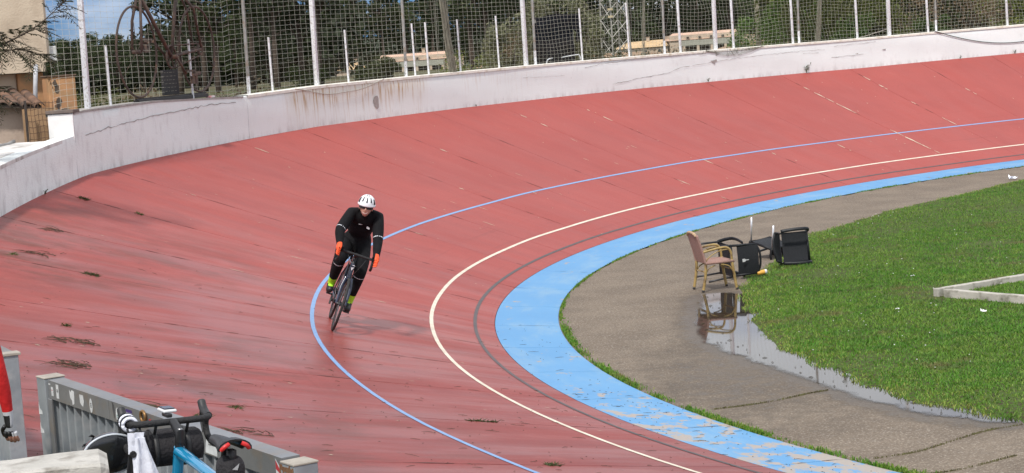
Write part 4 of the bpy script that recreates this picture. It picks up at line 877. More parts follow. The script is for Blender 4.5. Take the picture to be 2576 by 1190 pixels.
shrub_at(2020, 66, 2.5, name='dry_bush', seed=10, H=1.9, R0=1.1, matl=DRY, ncl=14, per=200, label='dry bush left of the black covered frame')
shrub_at(1880, 66, 2.5, name='bush', seed=11, H=1.5, R0=1.2, matl=OLIVE, ncl=14, per=200, label='low olive bush right of the bunched net')
shrub_at(1480, 130, 1.9, name='bush', seed=12, H=2.0, R0=1.35, matl=PINE, ncl=20, per=260, size=.10, label='round dark bush hiding the middle of the left farmhouse')
shrub_at(1200, 100, 2.0, name='shrub', seed=13, H=1.9, R0=1.0, matl=BRIGHT, ncl=12, per=200, size=.07, label='light green shrub left of the left farmhouse', cat='shrub')
for k, (xs_, D, H) in enumerate([(960, 52, .8), (1130, 56, .4), (1330, 56, .3), (640, 48, 1.0), (330, 46, 1.1), (2420, 66, 1.2), (2560, 70, 1.0)]):
    shrub_at(xs_, D, 2.4, name='scrub_clump', seed=30+k, H=H, R0=1.1, matl=(DRY, OLIVE, PINE)[k % 3], ncl=10, per=150, size=.05, label='low scrub %s just behind the wall' % ['left of the rust streaks', 'at the start of the rust streaks', 'at the end of the rust streaks', 'behind the sculpture', 'near the leftmost post', 'below the lattice pylon', 'at the left end of the right farmhouse'][k], cat='scrub')
# big pale/dark wooded backdrop to the right: taller loose trees
for k, (xs_, D, H, mt) in enumerate([(2470, 352, 16, PINE), (2600, 356, 16, PINE), (2730, 350, 17, PINE), (2850, 354, 16, PINE), (3030, 150, 11, PINE), (3180, 96, 8, OLIVE), (3330, 92, 8, OLIVE), (3480, 98, 8.4, PINE), (3620, 90, 8, PINE), (3780, 96, 8, DRY), (3920, 90, 8, OLIVE), (4080, 95, 9, PINE)]):
    t_ = make_tree('loose_tree', 60+k, H, 3.4 if H < 12 else 5.5, .12, 26, 180, .16 if H < 12 else .3, mt, .2, .30, .8); X, Y = px(xs_, D, 0)
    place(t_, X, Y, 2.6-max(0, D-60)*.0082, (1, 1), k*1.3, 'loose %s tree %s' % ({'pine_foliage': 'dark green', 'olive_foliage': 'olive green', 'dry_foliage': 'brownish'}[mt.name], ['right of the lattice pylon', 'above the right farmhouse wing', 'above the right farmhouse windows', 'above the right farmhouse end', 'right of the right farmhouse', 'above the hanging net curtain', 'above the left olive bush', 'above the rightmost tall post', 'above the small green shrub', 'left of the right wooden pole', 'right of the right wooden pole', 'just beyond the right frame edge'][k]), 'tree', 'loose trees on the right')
# feathery branches reaching in at the top left
FEA = leafmat('feathery_leaf', (.030, .045, .016), (.042, .055, .020), (.13, .10, .035), .2)
ft = empty('feathery_tree', Matrix.Translation((-8.6, 26.6, 2.80)), 'feathery-leaved tree reaching in over the wall at top left', 'tree')
mb = MB(); tips = []; r = random.Random(3)
mb.tube([(0, 0, -.3), (.05, .05, 1.0), (.12, 0, 2.2), (.1, 0, 3.6)], [.11, .09, .07, .04], 8)
def limb(P, r0):
    q = smooth_pts(P, 6); mb.tube(q, list(np.linspace(r0, .004, len(q))), 6); return q
LB = [limb([(.1, 0, .6), (.8, .2, 1.05), (1.6, .3, 1.42), (2.3, .35, 1.72), (2.75, .35, 2.05)], .03), limb([(.1, 0, 1.3), (.9, -.1, 1.75), (1.5, -.1, 2.1), (2.0, -.1, 2.6)], .025), limb([(.1, 0, 1.6), (.7, .1, 2.1), (1.2, .2, 2.3), (1.6, .2, 2.3)], .022), limb([(.1, 0, .9), (.7, .3, 1.0), (1.25, .3, .95), (1.7, .3, .9)], .018), limb([(.1, 0, 2.0), (.7, -.1, 2.5), (1.3, 0, 2.8), (1.9, 0, 2.75)], .02), limb([(1.6, .3, 1.42), (2.1, .2, 1.45), (2.45, .2, 1.35)], .012), limb([(1.5, -.1, 2.1), (1.7, 0, 1.9), (1.9, 0, 1.65)], .010)]
Vs = []; Tn = []
def frond(p, d, L):
    d = d.normalized(); side = d.cross(Vector((0, 0, 1))).normalized(); kN = 9
    for i in range(1, kN+1):
        q = p+d*(L*i/kN)+Vector((0, 0, -.35*L*(i/kN)**2)); ll = L*.34*math.sin(math.pi*(i/(kN+1))**.8)+.02
        for sgn in (-1, 1):
            u = (side*sgn+d*.45+Vector((0, 0, -.25+r.uniform(-.3, .3)))).normalized()*ll; w_ = d*.010
            Vs.append([q-w_*.6, q+u*.5-w_, q+u, q+u*.5+w_]); Tn.append(r.random())
    mb.tube([p, p+d*L*.5+Vector((0, 0, -.09*L)), p+d*L+Vector((0, 0, -.35*L))], .003, 4)
for q in LB:
    nq = len(q)
    for i in range(int(nq*.35), nq):
        for _ in range(3 if i < nq-1 else 5):
            dv = (q[min(i+1, nq-1)]-q[max(0, i-1)]).normalized(); frond(q[i], dv*.6+Vector((r.uniform(-1, 1), r.uniform(-1, 1), r.uniform(-.7, .6)))*.9, r.uniform(.22, .40))
mb.build('trunk', BARK, ft, smooth=True); Vv = np.array([[tuple(p) for p in f_] for f_ in Vs]).reshape(-1, 3); npmesh('crown', Vv, np.arange(len(Vv)).reshape(-1, 4), FEA, ft, attr={'tint': np.repeat(Tn, 4)})

# ================================================================== FARMHOUSES
HW = mat('farmhouse_wall', (.52, .43, .33), (.46, .36, .27), 1.5, .9, .2, c3=(.40, .33, .26), s3=.6); HR = mat('farmhouse_roof', (.62, .42, .31), (.52, .35, .26), .9, .9, .3, 6); HRO = mat('farmhouse_orange_roof', (.56, .40, .23), (.50, .35, .19), .9, .9, .3, 6)
HG = mat('dark_opening', (.035, .028, .022), (.05, .04, .03), 5, .6); HS = mat('shutter_green', (.05, .07, .06), (.04, .05, .05), 5, .6); HGR = mat('grey_green_render', (.34, .34, .28), (.30, .30, .25), 1, .9)
def farmhouse(X, Y, z, label):
    M = Matrix.Translation((X, Y, z)) @ Matrix.Rotation(R(4), 4, 'Z') @ Matrix.Diagonal((1, 1, .8, 1)); h = empty('farmhouse', M, label, 'house')
    def prt(name, m_, boxes, par=h, bev=0):
        mbx = MB()
        for c_, d_ in boxes: mbx.box(c_, d_, bev=bev)
        return mbx.build(name, m_, par)
    # main block, x 0..11.6, front at y = 0
    prt('main_wall', HW, [((5.9, 3.5, 2.3), (11.6, 7, 4.6))]); mbx = MB(); mbx.add([(-.3, -.25, 3.55), (11.9, -.25, 3.7), (11.9, 3.4, 5.15), (1.2, 3.4, 5.05), (-.3, 7.2, 3.5), (11.9, 7.2, 3.6)], [(0, 1, 2, 3), (3, 2, 5, 4), (0, 3, 4)]); rf = mbx.build('main_roof', HR, h)
    prt('chimney', HW, [((8.3, 3.2, 5.4), (.55, .5, .9)), ((8.3, 3.2, 5.9), (.7, .65, .12))], rf)
    for x in (3.1, 5.1, 7.05, 9.0):
        wn_ = prt('window', HW, [((x, -.26, 3.98), (.62, .12, .66))]); prt('pane', HG, [((x, -.33, 3.98), (.42, .06, .46))], wn_)
    prt('porch_beam', HGR, [((6.6, -1.2, 2.85), (9.6, .5, 1.0))]); prt('porch_roof', HGR, [((6.6, -.65, 3.38), (9.8, 1.5, .1))])
    prt('porch_back', HG, [((6.6, -.03, 1.2), (9.4, .05, 2.3))])
    for x in (2.2, 4.6, 6.9, 9.2, 11.2): prt('porch_column', HW, [((x, -1.2, 1.18), (.42, .42, 2.34))])
    # lower wing on the left with hipped orange roof
    prt('wing_wall', HW, [((-4.2, 3.2, 1.3), (8.0, 5.6, 2.6))]); mbx = MB(); mbx.add([(-8.7, .0, 2.5), (-.1, .0, 2.6), (-.1, 3.2, 4.0), (-6.4, 3.2, 3.85), (-8.7, 6.2, 2.5), (-.1, 6.2, 2.6)], [(0, 1, 2, 3), (3, 2, 5, 4), (0, 3, 4)]); rf2 = mbx.build('wing_roof', HRO, h)
    prt('chimney', HW, [((-3.1, 3.0, 4.2), (.5, .5, .8)), ((-3.1, 3.0, 4.65), (.65, .65, .1))], rf2)
    for x in (-7.2, -4.0, -1.6): wn_ = prt('window', HW, [((x, .36, 1.45), (.95, .10, 1.35))]); prt('shutter', HS, [((x, .29, 1.45), (.6, .05, 1.05))], wn_)
    # right wing, flat roofed
    prt('right_wing_wall', HW, [((13.2, 3.4, 1.85), (3.2, 6, 3.7))]); prt('right_wing_roof', HR, [((13.2, 3.4, 3.75), (3.5, 6.3, .12))]); d_ = prt('door', HW, [((12.6, .36, 1.1), (1.2, .1, 2.1))]); prt('door_leaf', HS, [((12.6, .29, 1.1), (.7, .06, 1.8))], d_)
    prt('garden_wall', HW, [((-1.8, -2.6, .45), (4.2, .3, .9))]); return h
XA, YA = px(2612, 330, 0); farmhouse(XA, YA, -.05, 'right one of two farmhouses, fully visible with orange wing roof and porch')
XA, YA = px(1462, 330, 0); farmhouse(XA, YA, -.54, 'left one of two farmhouses, half hidden by a round dark bush')
# terrain under the houses is hidden by the wall; a dry bank shows beside the right house
mb = MB(); X, Y = px(2960, 300, 0); mb.ell((X, Y, -1.0), (9, 6, 3.2), nu=20, nv=8); o = mb.build('earth_bank', mat('dry_earth', (.30, .19, .11), (.24, .16, .10), .5, .95, .5, 3), smooth=True); tag(o, 'bare brown earth bank right of the right farmhouse', 'bank')
mb = MB(); X, Y = px(2260, 240, 0); mb.ell((X, Y, .6), (16, 6, 1.6), nu=20, nv=8); o = mb.build('earth_bank', MATS['dry_earth'], smooth=True); tag(o, 'low dry earth bank below the lattice pylon', 'bank')

# ================================================================== PYLON, POLES, COVERED FRAME
GALV = mat('grey_lattice_steel', (.34, .33, .30), (.26, .25, .22), 8, .6, metal=.4)
X, Y = px(2405, 95, 0); py = empty('lattice_pylon', Matrix.Translation((X, Y, 2.2)) @ Matrix.Rotation(R(28), 4, 'Z'), 'grey lattice electricity pylon left of the right farmhouse', 'pylon'); Hp = 11; wb, wt = .52, .34
cor = lambda k, z: Vector((((-1, 1, 1, -1)[k])*(wb+(wt-wb)*z/Hp), ((-1, -1, 1, 1)[k])*(wb+(wt-wb)*z/Hp), z))
for k in range(4): mb = MB(); mb.tube([cor(k, 0), cor(k, Hp)], .045, 4); mb.build('leg', GALV, py)
for z in np.arange(0, Hp-.8, .85):
    for k in range(4):
        k2 = (k+1) % 4; mb = MB(); mb.tube([cor(k, z), cor(k2, z+.85)], .022, 4); mb.tube([cor(k2, z), cor(k, z+.85)], .022, 4); mb.build('brace', GALV, py)
for z, L in ((7.5, 1.6), (9.5, 1.3)): mb = MB(); mb.tube([(-L, 0, z), (L, 0, z)], .05, 4); mb.build('crossarm', GALV, py)
for z in (3.05, 2.7):
    mb = MB(); mb.box((-.55, -.55, z), (.26, .05, .10)); mb.build('sign_plate', mat('pale_plate', (.6, .5, .3), (.5, .42, .26), 5, .7), py)
WOOD = mat('weathered_pole_wood', (.30, .27, .20), (.20, .18, .13), 3, .95, .5, 20, stretch=(6, 6, .5))
for xs_, D, r_, lb in [(2960, 105, .155, 'left wooden utility pole, right of the right farmhouse'), (3876, 86, .19, 'right wooden utility pole near the frame edge')]:
    X, Y = px(xs_, D, 0); o = empty('utility_pole', Matrix.Translation((X, Y, 2.0)), lb, 'pole', 'wooden utility poles'); mb = MB(); mb.tube([(0, 0, 0), (0.02, 0, 3), (0, 0, 9)], [r_, r_*.95, r_*.75], 12); mb.build('shaft', WOOD, o, smooth=True); mb = MB(); mb.box((0, 0, 8.4), (1.6, .1, .12)); mb.build('crossarm', WOOD, o)
TARP = mat('black_tarpaulin', (.005, .0055, .008), (.010, .011, .015), 4, .8, .5, 9, spec=.12)
X, Y = px(2172, 51.5, 0); cf = empty('covered_frame', Matrix.Translation((X, Y, 3.3)) @ Matrix.Rotation(R(8), 4, 'Z'), 'black tarpaulin-covered frame standing behind the net', 'cover')
rows = [[(x+.03*math.sin(z*7), -.02+.05*math.sin(x*8+z*3)+.02*math.sin(z*11), z+(.05*math.cos(x*5) if z > 1.1 else 0)) for x in np.linspace(-.52, .45, 14)] for z in np.linspace(-.2, 1.25, 12)]
mb = MB(); mb.slab(rows, .03); mb.build('front_sheet', TARP, cf, smooth=True)
for x0, x1, z0, z1 in ((-.62, -.48, -.2, 1.1), (.40, .62, .55, 1.28)):
    rows = [[(x+.02*math.sin(z*9), -.10+.03*math.sin(x*20+z*5), z) for x in np.linspace(x0+(.12 if z < z0+.3 else 0), x1, 5)] for z in np.linspace(z0, z1, 7)]; mb = MB(); mb.slab(rows, .02); mb.build('side_flap', TARP, cf, smooth=True)
rows = [[(x, y, 1.22+.03*math.sin(x*6)) for x in np.linspace(-.55, .5, 6)] for y in (0, .2, .42)]; mb = MB(); mb.slab(rows, .03); mb.build('top_sheet', TARP, cf)
mb = MB(); mb.box((-.03, .42, .5), (1.0, .02, 1.4)); mb.build('back_sheet', TARP, cf)
for x in (-.5, .45):
    mb = MB(); mb.tube([(x, .05, -.6), (x, .05, 1.2)], .025, 8); mb.tube([(x, .38, -.6), (x, .38, 1.2)], .025, 8); mb.build('frame_leg', GALV, cf)
X, Y = px(2195, 50.2, 0); wr = empty('white_tube_rail', Matrix.Translation((X, Y, 3.15)), 'bent white tube rail in front of the black covered frame', 'rail')
mb = MB(); mb.tube(smooth_pts([(-.42, 0, 0), (-.42, 0, .2), (-.38, 0, .30), (-.26, 0, .33)], 4), .016, 8); mb.build('bent_tube', WPOST, wr, smooth=True); mb = MB(); mb.tube(smooth_pts([(-.05, 0, .33), (.30, 0, .37), (.42, 0, .36), (.44, 0, .2), (.44, 0, 0)], 4), .014, 8); mb.build('bent_tube', WPOST, wr, smooth=True)

# ================================================================== INFIELD OBJECTS
BAMB = mat('bamboo_look_tube', (.38, .27, .10), (.28, .19, .065), 14, .4, .1, c3=(.10, .06, .03), s3=8)
WICK = mat('pink_wicker', (.36, .215, .18), (.30, .175, .145), 40, .75, .6, 160)
DBAND = mat('dark_cane_band', (.10, .065, .035), (.14, .09, .05), 20, .6)
# chair local frame: x forward, y left, z up
fx = Vector((.97, .22, 0)).normalized(); fy = Vector((-fx.y, fx.x, 0)); wc = empty('wicker_chair', basis(fx, fy, Vector((0, 0, 1)), (3.03, 29.72, 0)), 'upright pink wicker armchair with bamboo-look legs at the puddle end', 'chair')
def ctube(name, P, r, m_=BAMB, par=wc, n_=8): mbx = MB(); mbx.tube(smooth_pts(P, 5) if len(P) > 2 else P, r, n_); return mbx.build(name, m_, par, smooth=True)
for y in (-.24, .24):
    ctube('leg', [(.26, y, 0), (.225, y, .25), (.20, y, .46)], .022); ctube('leg', [(-.27, y*.92, 0), (-.22, y*.92, .25), (-.205, y*.92, .45)], .022)
    ctube('armrest', [(.205, y, .44), (.19, y, .58), (.13, y, .645), (.0, y, .645), (-.24, y*.92, .60)], .018)
    ctube('arm_brace', [(.16, y, .62), (.0, y, .60), (-.15, y*.95, .52), (-.20, y*.92, .45)], .009); ctube('leg_brace', [(.225, y, .24), (.16, y, .36), (.03, y, .40)], .009); ctube('leg_brace', [(-.23, y*.92, .22), (-.17, y*.92, .34), (-.06, y*.92, .39)], .009)
    ctube('back_post', [(-.205, y*.92, .42), (-.25, y*.90, .62), (-.32, y*.86, .86)], .02, WICK)
ctube('stretcher', [(.23, -.24, .30), (.23, .24, .30)], .010); ctube('stretcher', [(-.225, -.22, .30), (-.225, .22, .30)], .010)
rows = [[(x, y, .445-.025*math.cos(y*5)*math.sin((x+.22)*7)+(.012 if abs(y) > .2 else 0)) for y in np.linspace(-.24, .24, 12)] for x in np.linspace(-.21, .23, 10)]; mb = MB(); mb.slab(rows, .018); mb.build('seat', WICK, wc, smooth=True)
for y in (-.245, .245): ctube('seat_rail', [(-.21, y*.94, .43), (.22, y, .435)], .022, WICK)
ctube('seat_rail', [(.225, -.24, .43), (.225, .24, .43)], .022, WICK)
rows = [[(-.205-.125*t-.02*math.cos(y*6), y*(1-.05*t),   .43+.43*t+(.03*math.cos(y*6.4) if t > .9 else 0)) for y in np.linspace(-.22, .22, 10)] for t in np.linspace(0, 1, 9)]; mb = MB(); mb.slab(rows, .018); mb.build('backrest', WICK, wc, smooth=True)
ctube('top_roll', [(-.33, -.20, .845), (-.345, -.12, .885), (-.348, 0, .895), (-.345, .12, .885), (-.33, .20, .845)], .022, mat('frayed_cane', (.55, .42, .25), (.30, .18, .12), 30, .8))
for y in (-.24, .24): mb = MB(); mb.tube([(.262, y, .0), (.257, y, .03)], .023, 8); mb.tube([(-.272, y*.92, .0), (-.265, y*.92, .03)], .023, 8); mb.build('foot_cap', RUBBER, wc, smooth=True)
# black plastic armchairs, tipped over
BPL = mat('black_resin', (.009, .0105, .013), (.014, .016, .019), 12, .45, .15, 60, spec=.3); BWV = mat('black_woven_panel', (.010, .012, .015), (.016, .018, .022), 60, .6, .5, 200, spec=.3); ALU = mat('aluminium_tube', (.75, .76, .78), (.66, .67, .70), 8, .3, metal=.6)
def black_chair(M, label, legm, nleg=4):
    o = empty('black_chair', M, label, 'chair', 'tipped black armchairs by the lawn edge')
    for y in (-.25, .25):
        for x0, x1 in ((.22, .25), (-.22, -.26))[:(2 if nleg == 4 else 1)]: mbx = MB(); mbx.tube([(x0, y, .43), (x1, y*1.04, 0)], .016, 8); mbx.build('leg', legm, o, smooth=True)
        mbx = MB(); q = smooth_pts([(.24, y, .42), (.255, y*1.06, .56), (.20, y*1.1, .645), (.02, y*1.1, .66), (-.20, y*1.04, .64)], 5); mbx.tube(q, .022, 8, flat=(1.25, .6)); mbx.build('armrest', BPL, o, smooth=True)
        mbx = MB(); mbx.tube([(-.21, y*.96, .42), (-.26, y*.94, .64), (-.31, y*.9, .84)], .02, 8); mbx.build('back_post', BPL, o, smooth=True)
    rows = [[(x, y, .44-.018*math.cos(y*5.5)) for y in np.linspace(-.235, .235, 9)] for x in np.linspace(-.18, .235, 8)]; mbx = MB(); mbx.slab(rows, .014); mbx.build('seat', BWV, o, smooth=True)
    mbx = MB(); mbx.tube([(.235, -.24, .43), (.235, .24, .43), (-.22, .24, .43), (-.22, -.24, .43), (.235, -.24, .43)], .02, 6); mbx.build('seat_frame', BPL, o, smooth=True)
    rows = [[(-.225-.10*t-.03*math.cos(y*5.5), y*(1-.06*t), .52+.31*t) for y in np.linspace(-.235, .235, 9)] for t in np.linspace(0, 1, 8)]; mbx = MB(); mbx.slab(rows, .02); mbx.build('backrest', BWV, o, smooth=True)
    mbx = MB(); mbx.tube(smooth_pts([(-.31, -.22, .82), (-.345, -.1, .855), (-.35, .1, .855), (-.31, .22, .82)], 4), .018, 8); mbx.build('top_rail', BPL, o, smooth=True); return o
LEGB = mat('black_leg_tube', (.016, .017, .02), (.03, .03, .034), 10, .4)
def orient(up, fwd, pos):
    up = Vector(up).normalized(); fwd = Vector(fwd); fwd = (fwd-up*fwd.dot(up)).normalized(); return basis(fwd, up.cross(fwd), up, pos)
c1 = black_chair(orient((.93, .30, .05), (-.28, .95, .06), (2.93, 30.75, .29)), 'black armchair lying on its side directly behind the wicker chair', LEGB)
mb = MB(); mb.add([(-.335, y, z) for y, z in ((-.02, .56), (.03, .56), (.03, .60), (.012, .62), (.012, .67), (.0, .67), (.0, .62), (-.02, .60))], [tuple(range(7, -1, -1))]); mb.build('bottle_mark', mat('white_print', (.55, .56, .56), (.4, .4, .4), 20, .6), c1)
c2 = black_chair(orient((-.10, .22, -.95), (-.75, -.62, .10), (4.43, 33.3, .66)), 'black armchair upside down with two bare aluminium legs in the air', ALU, 2)
c3 = black_chair(orient((-.06, -.98, .17), (.99, -.05, .03), (4.58, 32.30, .245)), 'rightmost black armchair lying on its side on the grass', LEGB)
# concrete kerb corner in the lawn
KERB = mat('pale_kerb_concrete', (.50, .47, .42), (.38, .36, .32), 5, .9, .4, 30, c3=(.20, .19, .15), s3=6)
kb = empty('kerb_corner', label='pale concrete kerb corner sticking out of the lawn at right', cat='kerb')
def kerb(p0, p1, name='kerb_stone', w_=.10, h=.15):
    p0 = Vector(p0); p1 = Vector(p1); d = p1-p0; L = d.length; k = max(1, int(L/1.0)); d.normalize(); nrm = Vector((-d.y, d.x, 0))
    for i in range(k):
        a = p0+d*(L*i/k+.004); e = p0+d*(L*(i+1)/k-.004); mid_ = (a+e)/2; mbx = MB(); mbx.box((0, 0, h/2), ((e-a).length, w_, h+random.uniform(-.006, .006)), bev=.01); ob_ = mbx.build(name, KERB, kb); ob_.matrix_world = basis(d, nrm, Vector((0, 0, 1)), mid_)
kerb((5.80, 27.10, 0), (9.5, 29.35, 0)); kerb((5.92, 27.0, 0), (8.9, 22.8, 0))
# yellow cup, paper, bottle litter
mb = MB(); mb.tube([(0, 0, 0), (.015, 0, 0), (.115, 0, 0), (.12, 0, 0)], [.028, .033, .037, .034], 14); o = mb.build('drink_can', mat('yellow_can_print', (.72, .40, .07), (.62, .33, .05), 6, .4), smooth=True); o.location = (3.80, 30.72, .075); o.rotation_euler = (0, R(-8), R(8)); tag(o, 'yellow drink can lying on the lawn edge near the chairs', 'can')
mb = MB(); mb.tube([(.12, 0, 0), (.155, 0, 0)], [.037, .035], 14); q = mb.build('can_end', mat('white_can_metal', (.8, .8, .8), (.6, .6, .62), 9, .35), o, smooth=True)
PAPER = mat('white_litter', (.8, .8, .8), (.7, .7, .72), 9, .7)
def scrap(name, p, sz, label, seed=1, m_=PAPER):
    r = random.Random(seed); rows = [[(p[0]+sz*(i-2)/2+r.uniform(-.1, .1)*sz, p[1]+sz*.7*(j-1.5)/2, p[2]+abs(r.gauss(0, .35))*sz) for i in range(5)] for j in range(4)]; mbx = MB(); mbx.slab(rows, .004); return tag(mbx.build(name, m_), label, 'litter')
scrap('paper_scrap', (6.02, 25.28, .06), .04, 'crumpled white paper on the lawn below the kerb corner', 3); scrap('paper_scrap', (5.93, 29.25, .06), .03, 'small white scrap on the lawn left of the kerb corner', 4); scrap('paper_scrap', (5.05, 26.0, .06), .025, 'grey-white scrap on the lawn between puddle and kerb', 9)
scrap('plastic_wrapper', (11.75, 45.9, .02), .10, 'blue and white plastic wrapper on the path at far right', 5, mat('blue_white_plastic', (.62, .68, .85), (.8, .82, .88), 8, .3))
# daisies scattered over the lawn
g = np.random.default_rng(21); mb = MB()
P = np.column_stack([g.uniform(3.4, 9, 170), g.uniform(18.5, 40, 170)]); P = P[inpoly(P, LAWN[::2])]; zl = lawn_z(P)
for (x, y), z_ in zip(P, zl): s_ = random.uniform(.003, .007); mb.box((x, y, z_+.055), (s_*2, s_*2, s_))
o = mb.build('daisies', PAPER); tag(o, 'tiny white daisies scattered over the lawn', 'flowers', kind='stuff')

# ---- weeds at the foot of the wall and tufts in the joints
WEED = leafmat('weed_leaf', (.055, .085, .022), (.075, .10, .03), (.12, .13, .05))
def weed(name, p, H, n_, label, seed, nrm=Vector((0, 0, 1)), spread=.6, wid=.012, cat='weed', group=None):
    r = random.Random(seed); o = empty(name, Matrix.Translation(p), label, cat, group); mbx = MB(); mbs = MB()
    for k in range(n_):
        a = r.uniform(0, 6.28); L = H*r.uniform(.5, 1.1); d = (nrm+Vector((math.cos(a), math.sin(a), 0))*spread*r.random()).normalized(); q = [Vector((0, 0, 0))+d*L*t+Vector((math.cos(a), math.sin(a), -.4))*(.25*L*t*t) for t in (0, .5, 1)]
        mbs.tube(q, [.003, .002, .001], 4)
        for t in (.35, .55, .75, .95):
            b0 = d*L*t+Vector((math.cos(a), math.sin(a), -.4))*(.25*L*t*t); u = Vector((r.gauss(0, 1), r.gauss(0, 1), r.gauss(.3, .7))).normalized()*L*.30; v = u.cross(Vector((r.random(), r.random(), 1))).normalized()*wid; mbx.add([b0, b0+u*.5+v, b0+u, b0+u*.5-v], [(0, 1, 2, 3)])
    mbs.build('stems', WEED, o); mbx.build('leaves', WEED, o); return o
for k, (s, H, n_, lb) in enumerate([(36.25, .26, 10, 'tallest weed at the wall foot, left of the wall cracks'), (33.05, .12, 6, 'small weed at the wall foot below the torn net'), (41.05, .10, 6, 'small weed at the wall foot below the cable start'), (42.7, .13, 6, 'small weed at the wall foot left of the bushiest one'), (43.2, .17, 12, 'bushy weed at the wall foot near the right edge'), (25.2, .05, 6, 'tiny dark weed at the wall foot below the bunched net'), (10.3, .10, 6, 'small weed at the foot of the left wall'), (44.6, .08, 5, 'rightmost tiny weed at the wall foot')]):
    weed('weed', wv(s, -.05, 0), H, n_, lb, 40+k, group='weeds at the foot of the wall')
def tuft(s, a, L, label, seed, dense=90, wide=.03, dry=False, name='grass_tuft'):
    g = np.random.default_rng(seed); N = dense; sv = s+g.normal(0, wide, N); av = a+g.uniform(-L/2, L/2, N); P = sd(sv, av); h = g.uniform(.006, .030, N); d = g.normal(0, 1, (N, 3))*np.array([.035, .035, .006]); w_ = g.normal(0, 1, (N, 3))*.004
    V = np.stack([P-w_, P+w_, P+d+np.column_stack([np.zeros((N, 2)), h])], 1).reshape(-1, 3); o = npmesh(name, V, np.arange(3*N).reshape(-1, 3), DRYT if dry else WEED, attr={'tint': np.repeat(g.random(N), 3)}); return tag(o, label, 'twigs' if dry else 'grass tuft')
DRYT = mat('dead_pine_needles', (.055, .040, .024), (.085, .060, .034), 20, .9)
tuft(10.686, 6.35, .16, 'green grass tuft in the joint near the left wall', 1, 130); tuft(10.686, 5.5, .12, 'small grass tuft lower in the joint near the left wall', 2, 50); tuft(6.63, 5.2, .20, 'green grass tuft on the track far left of the rider', 3, 160, .035)
tuft(3.7, 5.3, .10, 'small green tuft above the pile of pine twigs', 4, 50); tuft(-.05, 4.6, .12, 'green tuft beside the parked bicycle handlebar', 5, 70); tuft(.45, 4.15, .08, 'small green tuft in the joint right of the handlebar', 6, 40); tuft(J(.548), 1.75, .3, 'mossy tuft where a joint crosses the blue line', 7, 110, .012); tuft(-1.561, 2.1, .12, 'leafy tuft in the nearest joint right of the blue line', 8, 90, .02); tuft(6.9, 6.2, .08, 'dark tuft on the track at the left frame edge', 9, 50)
def twigs(s, a, L, label, seed, n_=26):
    r = random.Random(seed); mbx = MB()
    for k in range(n_):
        p = Vector(sd(s+r.gauss(0, .07), a+r.uniform(-L/2, L/2), .006)); an = r.gauss(0, .7); t, nn = frame_at(s); d = (nn*math.cos(an)+t*math.sin(an)); l = r.uniform(.05, .22); e = Vector(sd(s, a))-Vector(sd(s, a+.1)); sl = -e.z/.1
        q = [p, p+d*l*.5+Vector((0, 0, sl*l*.5*math.cos(an)+r.uniform(.0, .02))), p+d*l+Vector((0, 0, sl*l*math.cos(an)))]; mbx.tube(q, [.0035, .003, .001], 4)
    return tag(mbx.build('twig_pile', DRYT), label, 'twigs', 'piles of pine twigs on the track')
twigs(2.9, 5.2, .45, 'largest pile of pine twigs, above the gate', 1, 40); twigs(1.75, 5.35, .35, 'pile of pine twigs just above the gate rail', 2, 40); twigs(1.3, 6.5, .5, 'pile of pine twigs behind the gate post gap', 3, 34); twigs(.2, 5.0, .4, 'pile of pine twigs beside the parked bicycle', 4, 34); twigs(-.6, 4.35, .35, 'loose pine twigs below the nearest full joint', 5, 20); twigs(7.2, 5.9, .4, 'dark drift of pine litter at the left edge', 6, 24); twigs(8.6, 6.0, .35, 'dark drift of pine litter below the left wall', 7, 16)
g = np.random.default_rng(31); mbx = MB()
for k in range(620):
    s = float(g.choice([g.uniform(-3, 3), g.uniform(-2, 9)], p=[.65, .35])); a = float(g.uniform(-.85, 6.6)) if g.random() < .8 else float(g.uniform(-.85, -.1)); t, nn = frame_at(s); an = g.normal(0, .5)+(1.57 if g.random() < .25 else 0); l = float(g.choice([.012, .02, .05, .09, .13], p=[.35, .25, .2, .13, .07]))
    sa = l*math.sin(an); aa_ = l*math.cos(an); P0 = sdv(s, a, .004); P1 = sdv(s+sa*.5+g.normal(0, .006), a+aa_*.5, .007); P2_ = sdv(s+sa, a+aa_, .004); mbx.tube([P0, P1, P2_], [.0012, .0026 if l < .03 else .0022, .001], 4)
o = mbx.build('pine_needles', DRYT); tag(o, 'loose pine needles and specks strewn over the near track', 'needles', kind='stuff')
MOSS = mat('brown_moss', (.115, .115, .04), (.10, .085, .045), 12, .9)
# grass in the path cracks
for k, (P, lb) in enumerate([([(2.35, 19.4), (2.75, 19.5), (3.2, 19.75), (3.6, 20.0), (3.9, 20.15)], 'x'), ([(3.1, 17.35), (3.5, 17.5), (3.9, 17.85), (4.3, 18.2), (4.7, 18.4)], 'mossy crack across the path near the bottom right'), ([(3.45, 16.6), (3.8, 16.75), (4.3, 17.1)], 'short mossy crack at the bottom right corner')]):
    if k == 0: P = [(1.95, 20.15), (2.3, 20.25), (2.7, 20.45), (3.05, 20.7), (3.25, 20.8)]; lb = 'mossy crack running across the path to the puddle'
    q = smooth_pts([Vector((a, c_, 0)) for a, c_ in P], 40); A = np.array([(v.x+random.gauss(0, .006), v.y+random.gauss(0, .008)) for v in q for _ in range(4) if math.sin(v.x*9+k)*.5+random.random() > .15]); o = blades('moss_crack', A, np.zeros(len(A)), .004, .018, .005, MOSS, seed=50+k, tint=np.full(len(A), .5)); tag(o, lb, 'moss', kind='stuff')

